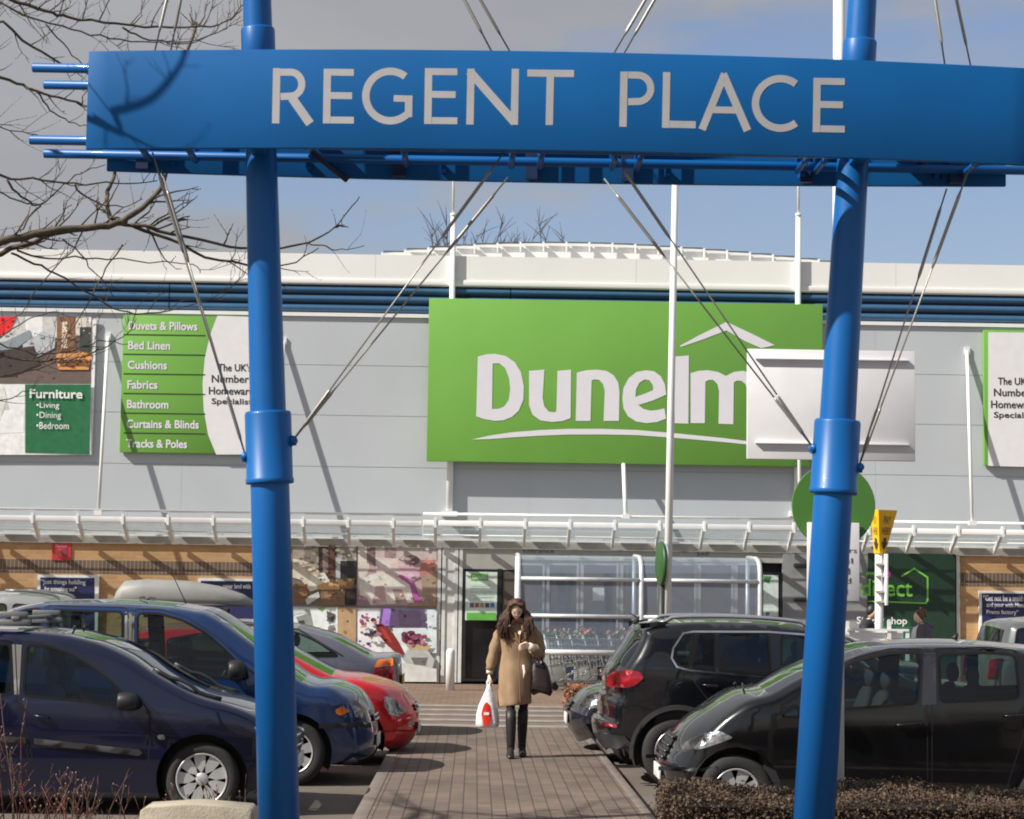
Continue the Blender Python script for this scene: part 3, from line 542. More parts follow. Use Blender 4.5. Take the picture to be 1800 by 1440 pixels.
# near totem: pole, blank white board, green disc, white plate
TY = 15.15
tz = at(1472, 1400, TY); tb = Vector((tz.x, TY, -.05))
tot = thing('totem_sign', tb, 'white sign pole behind the right blue post with blank white board, green disc and plate', 'sign post')
pt = at(1475, -300, TY); mb = MB(); mb.tube([tb, (tb.x+.005, TY, 3.2), pt], [.047, .045, .04], 18); mb.build('pole', WHITE, tot)
mb = MB(); a, c2 = at(1314, 613, TY-.09), at(1609, 811, TY-.09); mb.box(((a.x+c2.x)/2, TY-.07, (a.z+c2.z)/2), (c2.x-a.x, .04, a.z-c2.z)); mb.build('board', WHITES, tot, .004)
for y0, y1 in ((629, 636), (777, 784)):
    mb = MB(); a1, c1 = at(1327, y0, TY-.09), at(1597, y1, TY-.09); mb.box(((a1.x+c1.x)/2, TY-.104, (a1.z+c1.z)/2), (c1.x-a1.x, .028, a1.z-c1.z)); mb.build('rail', WHITES, tot, .002)
c = at(1465, 889, TY-.08); mb = MB(); mb.lathe([(.001, .012), (.297, .012), (.3, .008), (.3, -.012), (.001, -.012)], c, (0, -1, 0), 64, sm=False); mb.build('disc', mat('totem_green', lin(70, 118, 48), .45, var=.03), tot)
mb = MB(); a, c2 = at(1419, 918, TY-.12), at(1510.5, 1057, TY-.12); mb.box(((a.x+c2.x)/2, TY-.115, (a.z+c2.z)/2), (c2.x-a.x, .02, a.z-c2.z)); pt_ = mb.build('plate', WHITES, tot, .003)
mb = MB()
for tx, x0, y0, x1, y1 in (('Mo', 1432, 940, 1440, 950), ('Shoppers', 1436, 962, 1506, 974), ('Retail', 1436, 980, 1499, 990), ('Shared', 1436, 998, 1494, 1009), ('parked', 1436, 1015, 1496, 1028), ('Hotel', 1436, 1034, 1490, 1044)):
    if tx != 'Mo': text(mb, tx, x0, y0, x1, y1, lambda x, y: at(x, y, TY-.128))
mb.build('plate_lettering', mat('plate_ink', (.04, .04, .04), .5), pt_)
# pay point
PY = 33.0; pb = at(1546, 1244, PY); pb.z = 0
pay = thing('pay_sign', pb, 'yellow wedge shaped pay here sign on a white pole', 'parking sign')
mb = MB(); mb.tube([pb, at(1545, 970, PY)], [.075, .062], 16); mb.build('pole', WHITE, pay)
YEL = mat('pay_yellow', lin(240, 184, 20), .4, var=.04)
mb = MB(); top = [at(1531, 909, PY-.05), at(1544, 896, PY-.17), at(1577.5, 896, PY+.05), at(1550, 896, PY+.28)]; bot = [at(1536, 972, PY-.03), at(1546, 973, PY-.10), at(1556, 973, PY), at(1548, 972, PY+.10)]
for p in top: p.z = top[1].z
for p in bot: p.z = bot[1].z
mb.loft([bot, top], 0, sm=False); wd = mb.build('wedge', YEL, pay)
def bil(c00, c10, c01, c11, off): # lettering on the tapered faces
    n = (c10-c00).cross(c01-c00).normalized(); n = n if n.y < 0 else -n
    return lambda u, v: c00*(1-u)*(1-v) + c10*u*(1-v) + c01*(1-u)*v + c11*u*v + n*off
mb = MB(); fr = bil(bot[1], bot[2], top[1], top[2], .02)
def facetext(t, u0, v0, u1, v1, f):
    v, fs = textgeo(t); xs = [p[0] for p in v]; ys = [p[1] for p in v]
    P = [f(u0+(x-min(xs))/(max(xs)-min(xs))*(u1-u0), v0+(y-min(ys))/(max(ys)-min(ys))*(v1-v0)) for x, y in v]; mb.add(P, fs)
for f in (fr, bil(bot[0], bot[1], top[0], top[1], .02)):
    facetext('PAY', .30, .68, .72, .86, f); facetext('HERE', .2, .44, .82, .60, f)
    P = [f(u, v) for u, v in ((.38, .36), (.62, .36), (.62, .26), (.82, .26), (.5, .07), (.18, .26), (.38, .26))]; mb.add(P, [tuple(range(7))])
mb.build('wedge_lettering', mat('pay_ink', (.03, .025, .02), .5), wd)
mb = MB(); a = at(1556, 974, PY-.08); c = at(1556, 1064, PY-.08); mb.box(((a+c)/2), (.035, .30, a.z-c.z)); mb.build('side_plate', WHITES, pay, .004)
for y in (992, 1013, 1040, 1058):
    mb = MB(); q = at(1549, y, PY-.05); mb.box(q, (.17, .17, .03)); mb.build('clamp', STEEL, pay)
# white board barrier in front of the pay point
a, c = at(1488, 1105, 32.4), at(1588, 1146, 32.4); bar = thing('barrier_board', ((a.x+c.x)/2, 32.4, 0), 'low white board on posts below the yellow pay sign', 'barrier')
mb = MB(); mb.box(((a.x+c.x)/2, 32.43, (a.z+c.z)/2), (c.x-a.x, .05, a.z-c.z)); mb.build('board', WHITE, bar, .006)
for x in (1489.5, 1563, 1595):
    t = at(x, 1092 if x < 1590 else 1106, 32.38); mb = MB(); mb.box((t.x, 32.38, t.z/2), (.055, .04, t.z)); mb.build('post', WHITE, bar)
t0, t1 = at(1488, 1107.5, 32.38), at(1597, 1107.5, 32.38); mb = MB(); mb.box(((t0.x+t1.x)/2, 32.36, t0.z+.01), (t1.x-t0.x, .03, .035)); mb.build('top_rail', WHITE, bar)
# bollard
g = gnd(791, 1213.5); mb = MB(); mb.lathe([(.078, 0), (.078, .66), (.07, .70), (.05, .725), (.001, .735)], g, (0, 0, 1), 24); tag(mb.build('bollard', WHITE), 'white bollard on the paving outside the left entrance door', 'bollard')
g2 = at(1556, 1150, 37.4); 
# ------------------------------------------------------------------ trolley shelter
SH = thing('trolley_shelter', (xw(1120, 1000, 38), 37.9, 0), 'curved glazed trolley shelter with white frame outside the shop windows', 'shelter')
fy, ry = 37.55, 39.3
def hoop(px, lean=0):
    x = at(px, 1100, fy).x; z1 = at(px, 1008, fy).z; zt_ = at(1120, 979, fy).z
    return [(x, fy, 0), (x, fy, 1.2), (x, fy+.02, z1), (x, fy+.09, z1+.14), (x, fy+.24, zt_-.05), (x, fy+.5, zt_), (x, ry, zt_+.04)]
SHG = glass('shelter_glazing', (.68, .74, .81), .05, .19)
for px in (911, 1127, 1336):
    mb = MB(); mb.tube(hoop(px), .042, 8); h = hoop(px); mb.tube([h[-1], (h[-1][0], ry, 0)], .04, 8); mb.build('hoop', mat('shelter_frame', (.62, .64, .65), .35, .3), SH)
for a, b in ((911, 1127), (1127, 1336)):
    A, B_ = hoop(a), hoop(b); mb = MB(); mb.loft([A[2:], B_[2:]], closed=False, sm=True); mb.build('roof_glazing', SHG, SH)
    mb = MB(); z0 = at(1000, 1147, fy).z; mb.add([(A[0][0], fy+.01, z0), (B_[0][0], fy+.01, z0), (B_[2][0], fy+.02, B_[2][2]), (A[2][0], fy+.02, A[2][2])], [(0, 1, 2, 3)]); mb.build('front_glazing', SHG, SH)
    for y in (1018, 1083, 1147):
        z = at(1000, y, fy).z; mb = MB(); mb.tube([(A[0][0]+.04, fy, z), (B_[0][0]-.04, fy, z)], .034 if y < 1100 else .05, 8); mb.build('rail', MATS['shelter_frame'], SH)
# trolleys nested in a row
def trolley(loc):
    x, y, z = loc; r = thing('shopping_trolley', loc, 'wire shopping trolley nested in the row inside the shelter', 'trolley', 'trolleys nested in the shelter')
    mb = MB(); e = .0055
    B0 = [(.0, -.24, .42), (.86, -.19, .52), (.86, .19, .52), (.0, .24, .42)]; T0 = [(-.06, -.27, .93), (.92, -.22, .84), (.92, .22, .84), (-.06, .27, .93)]
    V = lambda p: Vector((p[0]+x, p[1]+y, p[2]+z)); B1, T1 = [V(p) for p in B0], [V(p) for p in T0]
    for q in (B1, T1): mb.tube(q+[q[0]], .009, 4, cap=False)
    for i in range(4):
        j = (i+1) % 4; nn = 15 if i in (0, 2) else 7
        for k in range(nn+1): mb.tube([B1[i].lerp(B1[j], k/nn), T1[i].lerp(T1[j], k/nn)], e, 4, cap=False)
        for k in (1, 2, 3): mb.tube([B1[i].lerp(T1[i], k/4), B1[j].lerp(T1[j], k/4)], e, 4, cap=False)
    for k in range(8): mb.tube([B1[0].lerp(B1[3], k/7), B1[1].lerp(B1[2], k/7)], e, 4, cap=False)
    mb.build('basket', STEEL, r)
    mb = MB()
    for s_ in (-1, 1): mb.tube([V((-.14, s_*.25, 1.0)), V((-.02, s_*.25, .5)), V((.05, s_*.26, .16)), V((.92, s_*.2, .13))], .013, 6); mb.tube([V((.86, s_*.19, .5)), V((.4, s_*.22, .15))], .011, 6)
    mb.tube([V((.05, -.26, .16)), V((.05, .26, .16))], .012, 6); mb.tube([V((.92, -.2, .13)), V((.92, .2, .13))], .012, 6); mb.build('frame', STEEL, r)
    mb = MB(); mb.tube([V((-.14, -.25, 1.0)), V((-.14, .25, 1.0))], .018, 8); mb.build('handle', mat('handle_green', lin(60, 110, 60), .4), r)
    for wx, wy in ((.07, -.25), (.07, .25), (.86, -.2), (.86, .2)):
        mb = MB(); mb.lathe([(.001, -.014), (.05, -.014), (.062, -.01), (.062, .01), (.05, .014), (.001, .014)], V((wx, wy, .064)), (0, 1, 0), 14); mb.box(V((wx, wy, .12)), (.05, .05, .05)); mb.build('wheel', RUBBER, r)
    return r
tx = at(945, 1200, 38.1); t0 = trolley((tx.x, 38.1, 0)); trs = [t0]
for k in range(1, 13): trs.append(copy_tree(t0, (k*.235, 0, 0)))
tag(t0, 'front shopping trolley of the nested row, at its left end beside the dark handbag')
for k, o in enumerate(trs[1:]): tag(o, 'wire shopping trolley nested further back in the row inside the shelter')
# flowers displayed behind the glazing
LEAFM = [mat('leaf_green', lin(70, 120, 60), .6), mat('petal_red', lin(190, 60, 60), .6), mat('petal_pink', lin(220, 140, 150), .6), mat('petal_white', lin(220, 216, 210), .6), mat('leaf_dark', lin(48, 84, 48), .6)]
def clump(mb, c, r, n, size, mi):
    for _ in range(n):
        d = Vector((R.gauss(0, 1), R.gauss(0, 1), R.gauss(0, 1))).normalized()*R.random()**.4; p = Vector(c)+Vector((d.x*r[0], d.y*r[1], d.z*r[2]))
        a = Vector((R.gauss(0, 1), R.gauss(0, 1), R.gauss(0, 1))).normalized(); b = a.orthogonal().normalized(); s_ = size*(.6+.8*R.random()); q = a.cross(b)
        mb.add([p-b*s_-q*s_*.5, p+b*s_-q*s_*.5, p+b*s_+q*s_*.5, p-b*s_+q*s_*.5], [(0, 1, 2, 3)], mi() if callable(mi) else mi)
for k, px in enumerate((975, 1030, 1085, 1130, 1185, 1240)):
    c = at(px, 1128, 39.6); r = thing('flower_trough', (c.x, 39.6, 0), ('flower trough on a stand below the window, ' + ('leftmost', 'second from the left', 'third from the left', 'third from the right', 'second from the right', 'rightmost')[k] + ' behind the shelter'), 'plants', 'flower troughs under the windows')
    mb = MB(); mb.box((c.x, 39.6, .74), (.54, .26, .16)); mb.box((c.x, 39.6, .33), (.44, .2, .66)); mb.build('trough', mat('trough_grey', lin(140, 140, 136), .6), r, .02)
    mb = MB(); clump(mb, (c.x, 39.58, .93), (.3, .15, .16), 170, .03, 0); clump(mb, (c.x, 39.55, 1.02), (.3, .13, .10), 60, .028, lambda: R.choice((1, 2, 3, 1))); mb.build('flowers', LEAFM, r)
# small brown hedge by the crossing
def hedge(name, x0, x1, y0, y1, z0, z1, n, size, mats, label, slope=0):
    mb = MB(); nx, ny, nz = 24, 6, 5
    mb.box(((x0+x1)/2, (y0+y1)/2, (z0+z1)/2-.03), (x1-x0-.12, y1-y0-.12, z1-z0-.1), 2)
    for _ in range(n):
        u = R.random(); f = R.random()
        x = x0+(x1-x0)*R.random(); y = y0+(y1-y0)*R.random(); zt_ = z1 + slope*(x-x0) + .025*math.sin(x*5.1)+.02*math.sin(x*13+y*7)+.02*math.sin(x*2.3+1)
        if f < .5: z = zt_ - abs(R.gauss(0, .03))
        elif f < .85: y = y0 + abs(R.gauss(0, .03)); z = z0+(zt_-z0)*R.random()
        else: x = (x0 if R.random() < .8 else x1) + R.gauss(0, .02); z = z0+(zt_-z0)*R.random()
        p = Vector((x+R.gauss(0, .008), y+R.gauss(0, .008), z+R.gauss(0, .012))); a = Vector((R.gauss(0, 1), R.gauss(0, 1)-.4, R.gauss(0, 1)+.5)).normalized(); b = a.orthogonal().normalized(); an = R.random()*6.28; q = a.cross(b); b, q = b*math.cos(an)+q*math.sin(an), q*math.cos(an)-b*math.sin(an)
        s_ = size*(.6+.9*R.random()); mb.add([p-b*s_, p-q*s_*.55, p+b*s_, p+q*s_*.55], [(0, 1, 2, 3)], R.choice((0, 0, 1, 3)))
    return tag(mb.build(name, mats), label, 'hedge')
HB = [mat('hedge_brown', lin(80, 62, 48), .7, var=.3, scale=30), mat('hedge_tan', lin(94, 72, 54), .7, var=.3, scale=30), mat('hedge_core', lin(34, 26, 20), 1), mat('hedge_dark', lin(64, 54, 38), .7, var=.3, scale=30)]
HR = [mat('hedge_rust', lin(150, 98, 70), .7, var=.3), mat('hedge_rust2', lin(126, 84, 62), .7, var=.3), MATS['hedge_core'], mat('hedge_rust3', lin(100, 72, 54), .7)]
a = gnd(998, 1256, 0); hedge('hedge', at(996, 1240, 31).x, at(1200, 1240, 31).x, 30.4, 31.3, -.12, at(1010, 1208, 30.6).z, 3500, .03, HR, 'small rust brown hedge beside the crossing behind the dark parked cars')
hx0 = at(1163, 1420, 13.6).x+.075; hedge('hedge', hx0, hx0+3.6, 13.45, 14.55, -.05, at(1240, 1384, 14).z, 42000, .0105, HB, 'clipped brown hedge in the right foreground around the blue post', slope=-.012)
# stone block in the left bed
a, c = at(246, 1416, 13.3), at(444, 1416, 13.3)
mb = MB(); zt_ = at(345, 1417, 13.3).z
P = [(a.x, zt_-.035), (a.x+.03, zt_-.012), ((a.x+c.x)/2, zt_+.012), (c.x-.03, zt_-.012), (c.x, zt_-.035), (c.x+.01, -.05), (a.x-.01, -.05)]
mb.prism([(x, 13.3, z) for x, z in P][::-1], (0, .35, 0)); tag(mb.build('stone_block', mat('pale_stone', lin(166, 156, 138), .85, var=.15, scale=7, bump=.5), bevel=.012), 'pale stone block in the planting bed beside the left blue post', 'stone block')
# thin red stemmed shrubs
REDS = [mat('red_stem', lin(98, 60, 52), .6, var=.3), mat('brown_stem', lin(96, 74, 60), .7), mat('bud_pink', lin(140, 104, 92), .6)]
def stems(loc, n, h, spread, label):
    mb = MB(); x, y, z = loc
    for _ in range(n):
        bx, by = x+R.gauss(0, spread*.35), y+R.gauss(0, .12); hh_ = h*(.5+.5*R.random()); dx, dy = R.gauss(0, spread*.4), R.gauss(0, .1); mi = R.choice((0, 0, 1))
        P = [Vector((bx, by, z)), Vector((bx+dx*.3, by+dy*.3, z+hh_*.45)), Vector((bx+dx*.65+R.gauss(0, .02), by+dy*.6, z+hh_*.75)), Vector((bx+dx, by+dy, z+hh_))]
        mb.tube(P, [.0055, .0042, .003, .0016], 4, mi, sm=True)
        for k in range(6):
            t = .35+.6*R.random(); i = min(2, int(t*3)); q = P[i].lerp(P[i+1], t*3-i); d = Vector((R.gauss(0, .5), R.gauss(0, .4), .5+R.random())).normalized()*(.04+.09*R.random())
            mb.tube([q, q+d*.5+Vector((0, 0, .006)), q+d], [.0026, .002, .001], 3, mi)
            if R.random() < .35: mb.ell(q+d, (.006, .006, .008), 2, 5, 4)
    return tag(mb.build('shrub', REDS, loc=loc), label, 'shrub', 'bare red stemmed shrubs')
for px, n, h, sp_, lab in ((-20, 34, 1.08, .38, 'bare red stemmed shrub at the bottom left corner, tallest of its bed'), (140, 30, .56, .45, 'bare red stemmed shrub in the bed before the dark blue estate'), (345, 24, .5, .45, 'bare red stemmed shrub behind the pale stone block')):
    g = at(px, 1440, 14.2); stems((g.x, 14.2, -.05), n, h, sp_, lab)
# ================================================================== GATEWAY
GY = 12.6
BLUE = mat('gate_blue', lin(4, 90, 158), .40, coat=.1, spec=.35, var=.09, scale=1.2)
BLUEP = mat('panel_blue', lin(4, 88, 150), .55, coat=0, spec=.22, var=.10, scale=1.1)
STAY = mat('stay_steel', lin(150, 146, 138), .38, .5)
gate = thing('gateway_sign', (at(960, 1440, GY).x, GY, 0), 'tall blue gateway arch with curved sign reading REGENT PLACE over the footpath', 'gateway')
def post(p0, p1, slv, colr, zlo=-.1):
    a, b = at(*p0, GY), at(*p1, GY); d = (b-a).normalized(); lo = a - d*((a.z-zlo)/d.z); hi = a + d*((9.6-a.z)/d.z)
    q = lambda py: a + (b-a)*((p0[1]-py)/(p0[1]-p1[1]))
    mb = MB(); mb.tube([lo, q(870), q(740), q(300), q(0), hi], [.125, .116, .108, .095, .086, .06], 40); ps = mb.build('post', BLUE, gate)
    mb = MB(); s0, s1 = q(slv[1]), q(slv[0]); dd = (s1-s0).normalized(); h = (s1-s0).length
    mb.lathe([(.118, -.002), (.139, 0), (.144, .006), (.144, .03), (.139, .036), (.139, h-.02), (.134, h-.004), (.10, h)], s0, dd, 40); mb.build('sleeve', BLUE, ps)
    mb = MB(); s0, s1 = q(colr[1]), q(colr[0]); h = (s1-s0).length; mb.lathe([(.088, -.3), (.103, -.298), (.103, h-.012), (.098, h), (.084, h+.001)], s0, dd, 40); mb.build('collar', BLUE, ps)
    mb = MB(); mb.lathe([(.2, 0), (.2, .02), (.126, .021), (.126, 0)], Vector((lo.x, lo.y, .0)), (0, 0, 1), 32); mb.build('base_flange', BLUE, ps)
    return ps, q
PL, ql = post((490, 1440), (452, 0), (735, 862), (52, 84)); PRt, qr = post((1431, 1440), (1516, 0), (750, 880), (74, 102))
# curved front and rear panels
xA, xB = at(156, 90, 12.25).x, at(1811, 115, 12.25).x; xm_, hw2 = (xA+xB)/2, (xB-xA)/2
Yf_ = lambda x: 12.06 + .19*((x-xm_)/hw2)**2
zpt = at(156, 90, 12.25).z; zpb = at(153, 262, 12.25).z
def panel(name, Yfun, x0, x1, zb_, zt2, th, sgn):
    mb = MB(); n = 48; xs = [x0+(x1-x0)*i/n for i in range(n+1)]
    rings = [[(x, Yfun(x), zb_), (x, Yfun(x), zt2), (x, Yfun(x)+th*sgn, zt2), (x, Yfun(x)+th*sgn, zb_)] for x in xs]
    mb.loft(rings, 0, sm=False); return mb.build(name, BLUEP, gate, .004)
fp = panel('front_panel', Yf_, xA, xB, zpb, zpt, .035, 1)
Yr_ = lambda x: 13.02 - .13*((x-xm_)/hw2)**2
xr0, xr1 = at(187, 300, 12.89).x, at(1765, 330, 12.94).x
rp = panel('rear_panel', Yr_, xr0, xr1, zpb, zpt, .035, 1)
def onpanel(px, py, off):
    y = 12.1
    for _ in range(6): p = at(px, py, y); y = Yf_(p.x)-off
    return at(px, py, y)
LET = mat('letter_grey', lin(172, 171, 172), .5, .1, var=.05)
mbL = MB(); cnt = [0]
def stroke(P, w, closed=False):
    cnt[0] += 1; off = .0006 + .00004*cnt[0]; n = len(P); A = []; B_ = []
    for i in range(n):
        p = Vector(P[i]); t0 = (p-Vector(P[i-1])).normalized() if i > 0 else None; t1 = (Vector(P[i+1])-p).normalized() if i < n-1 else None
        t0 = t0 or t1; t1 = t1 or t0; n0 = Vector((-t0.y, t0.x)); n1_ = Vector((-t1.y, t1.x)); nn = (n0+n1_).normalized(); k = w/2/max(.5, nn.dot(n0))
        A.append(p+nn*k); B_.append(p-nn*k)
    vs = [onpanel(q.x, q.y, off) for q in A+B_]
    fs = []
    for i in range(n-1):
        f = (i, i+1, n+i+1, n+i); nrm = (Vector(vs[f[1]])-vs[f[0]]).cross(Vector(vs[f[2]])-vs[f[0]]); fs.append(f if nrm.y < 0 else f[::-1])
    mbL.add(vs, fs)
def arc(cx, cy, rx, ry, a0, a1, n=26): return [(cx+rx*math.cos(math.radians(a0+(a1-a0)*i/n)), cy-ry*math.sin(math.radians(a0+(a1-a0)*i/n))) for i in range(n+1)]
T = 13
# R
stroke([(486.5, 120), (484.5, 217)], T); stroke([(493, 127)] + arc(511, 148, 19.5, 21, 88, -88, 16) + [(493, 170)], T*.95)
stroke([(513, 172), (545, 217.5)], T*1.18)
def E(x, y0, y1, w, m, dy=0.5):
    stroke([(x+T/2, y0), (x+T/2-1.5, y1)], T)
    for yy, ww in ((y0+6, w), ((y0+y1)/2-m, w-3), (y1-6, w)): stroke([(x+T-1, yy), (x+ww, yy+dy)], 12)
E(569, 121, 217, 53, 1); 
stroke(arc(686, 169, 43, 43.5, 52, 312, 36), T); stroke([(718, 206), (718.5, 168)], T); stroke([(725, 174), (692, 173)], 11.5)
E(747, 120, 218, 57, 3)
stroke([(828, 121), (826, 219)], T); stroke([(825, 125), (905, 216)], T*1.12); stroke([(906, 121), (904, 219.5)], T)
stroke([(927, 128.5), (1009, 129.5)], 12.5); stroke([(967.5, 130), (965.5, 220)], T)
mbL.build('lettering', LET, fp); mbL = MB()
stroke([(1097, 126), (1095, 223)], T); stroke([(1104, 132)] + arc(1121, 155.5, 23, 23.2, 88, -88, 16) + [(1104, 179)], T*.95)
stroke([(1172, 127), (1170, 225)], T); stroke([(1177, 218.5), (1223, 219.5)], 12.5)
stroke([(1274, 130), (1234, 228)], T*1.02); stroke([(1271, 130), (1314, 230)], T*1.06); stroke([(1250, 193), (1298, 194)], 12)
stroke(arc(1372, 182, 44, 43.5, 52, 308, 36), T)
E(1430, 137, 232.5, 55, 1, .8)
ll = mbL.build('lettering', LET, fp)
# tubes
TU = []
for (px, py), Y in (((57, 119), 12.33), ((77, 149), 12.86), ((52, 246), 12.33), ((77, 270), 12.86)):
    a = at(px, py, Y); x1 = 2*xm_-a.x; mb = MB(); mb.tube([a, (a.x+.004, Y, a.z), (x1-.004, Y, a.z), (x1, Y, a.z)], [.024, .0285, .0285, .024], 20); mb.build('tube', BLUE, gate); TU.append((Y, a.z))
# struts between the tubes, panels and posts
for px in (250, 330, 700, 885, 935, 1062, 1105, 1388, 1420, 1680):
    x = at(px, 280, 12.86).x
    if px in (250, 935, 1105, 1420, 700, 1680):
        mb = MB(); mb.box((x, Yr_(x)-.035, (zpb+zpt)/2), (.075, .05, zpt-zpb-.02)); mb.build('stiffener', mat('gate_dark', lin(18, 44, 84), .5), gate)
    mb = MB(); z = TU[2][1]; mb.tube([(x+.05, 12.33, z), (x+.05, 12.86, z)], .02, 10); mb.tube([(x+.05, 12.86, z), (x+.05, 12.86, TU[0][1])], .018, 10); mb.build('strut', BLUE, gate)
for qf in (ql, qr):
    for Y, z in TU:
        x = qf(100 if z > 5 else 260).x; mb = MB(); mb.box((x, (Y+GY)/2, z), (.09, abs(Y-GY)+.02, .05)); mb.build('bracket', BLUE, gate)
for s_ in (-1, 1):
    for k in range(3):
        x = xm_ + s_*hw2*(.25+.3*k); mb = MB(); mb.box((x, (Yf_(x)+.03+12.33)/2, TU[2][1]), (.03, 12.33-Yf_(x)-.02, .05)); mb.build('bracket', BLUE, gate)
        mb = MB(); mb.box((x, (Yr_(x)+12.88)/2, TU[2][1]), (.03, Yr_(x)-12.88, .05)); mb.build('bracket', BLUE, gate)
for px0, px1 in ((548, 610), (1600, 1655)):
    a = at(px0, 266, 12.8); b = at(px1, 316, 12.95); mb = MB(); mb.tube([a, b], .022, 8); mb.build('diagonal', MATS['gate_dark'], gate)
# tie rods
def rod(a, b, ends=(1, 1)):
    a, b = Vector(a), Vector(b); d = b-a; l = d.length; mb = MB(); mb.tube([a, b], .0052, 8)
    dn = d.normalized()
    if ends[0]: mb.tube([a+dn*.10, a+dn*.13, a+dn*.36, a+dn*.39], [.0052, .0095, .0095, .0052], 8)
    if ends[1]: mb.tube([b-dn*.62, b-dn*.58, b-dn*.16, b-dn*.12], [.0052, .0105, .0105, .0052], 8)
    mb.build('tie_rod', STAY, gate)
    for p in (b,): pass
def lug(p, q, nm='lug'):
    p, q = Vector(p), Vector(q); d = (q-p).normalized(); mb = MB(); mb.tube([p-d*.012, p+d*.085], [.02, .024], 10); mb.tube([p+d*.085+Vector((0, -.03, 0)), p+d*.085+Vector((0, .03, 0))], .024, 10); mb.build(nm, BLUE, gate); return p+d*.085
def lower(px0, py0, tops, axq):
    for k, (tx, ty, Y) in enumerate(tops):
        Yl = GY + (-.035 if k == 0 else .035); b0 = at(px0, py0, Yl); t_ = at(tx, ty, Y); rod(b0, t_)
    l0 = at(px0, py0, GY); q = axq(py0); mb = MB(); dx = 1 if l0.x > q.x else -1
    mb.box(((l0.x+q.x+dx*.10)/2, GY, l0.z-.006), (abs(l0.x-q.x)-.06, .05, .05)); mb.tube([l0+Vector((0, -.055, 0)), l0+Vector((0, .055, 0))], .026, 12); mb.lathe([(.02, -.05), (.034, -.03), (.034, .02), (.02, .03)], l0+Vector((-dx*.03, 0, -.01)), (dx, 0, .3), 12); mb.build('lug', BLUE, gate)
lower(432, 803, [(268, 268, 12.33), (284, 300, 12.86)], ql)
lower(515, 774, [(886, 268, 12.33), (893, 312, 12.86)], ql)
lower(1430, 788, [(1076, 270, 12.33), (1062, 314, 12.86)], qr)
lower(1509, 822, [(1702, 300, 12.33), (1664, 332, 12.86)], qr)
for (x0, y0), (x1, y1), Y in (((272, 90), (283, 0), 12.33), ((300, 90), (309, 0), 12.86), ((864, 90), (823, 0), 12.33), ((897, 92), (853, 0), 12.86), ((1080, 92), (1125, 0), 12.33), ((1097, 94), (1143, 0), 12.86), ((1661, 115), (1650, 0), 12.33), ((1706, 115), (1688, 0), 12.86)):
    a = at(x0, y0, Y); b = at(x1, y1, Y); d = b-a; qf = ql if x0 < 960 else qr
    # carry on to the post head
    top = qf(-760 if abs(x0-960) < 200 else -640); rod(top, a)
# ================================================================== TREES
BARK = [mat('bark', lin(92, 82, 68), .85, var=.3, scale=14, bump=.6), mat('twig_bark', lin(84, 70, 60), .8, var=.25)]
def twigs(mb, P, rad, dens, lvl, r, up=.35, tl=.32):
    """side shoots along the polyline P"""
    L_ = sum((Vector(b)-Vector(a)).length for a, b in zip(P, P[1:])); n = max(1, int(L_*dens*2.6))
    for _ in range(n):
        t = .06+.94*r.random(); s_ = t*(len(P)-1); i = min(len(P)-2, int(s_)); q = Vector(P[i]).lerp(Vector(P[i+1]), s_-i); d = (Vector(P[i+1])-Vector(P[i])).normalized()
        pr_ = Vector((r.gauss(0, 1), r.gauss(0, .8), r.gauss(0, 1))); pr_ = (pr_-d*pr_.dot(d)).normalized()
        dr = (d*.75+pr_*.8+Vector((0, 0, up))).normalized(); l = tl*(.35+.9*r.random()); r0 = max(.0026, min(.008, rad*.45))*(1 if lvl else .9)
        Q = [q]
        for k in range(4):
            dr = (dr+Vector((r.gauss(0, .17), r.gauss(0, .17), r.gauss(.06, .16)))).normalized(); Q.append(Q[-1]+dr*l/4)
        mb.tube(Q, [r0, r0*.85, r0*.7, r0*.5, r0*.28], 4, 1)
        if lvl > 0: twigs(mb, Q, r0, dens*2.2, lvl-1, r, up, tl*.42)
        else:
            for k in (2, 3, 4): mb.ell(Q[k]+Vector((0, 0, r0)), (r0*1.2, r0*1.2, r0*1.7), 1, 4, 3)
rt = random.Random(11)
TY0 = 13.9
tx0 = at(-420, 1000, TY0).x
tree = thing('bare_tree', (tx0, TY0+.3, -.05), 'bare leafless tree whose branches reach in from the left behind the blue gateway', 'tree')
fork = Vector((tx0, TY0+.3, 2.4))
mb = MB(); mb.tube([(tx0, TY0+.3, -.05), (tx0+.02, TY0+.3, .6), (tx0-.03, TY0+.3, 1.6), fork, fork+Vector((-.05, .05, 1.3)), fork+Vector((.05, 0, 2.6)), fork+Vector((0, .1, 4.6))], [.2, .165, .15, .14, .11, .08, .03], 16); mb.build('trunk', BARK, tree)
mbT = MB()
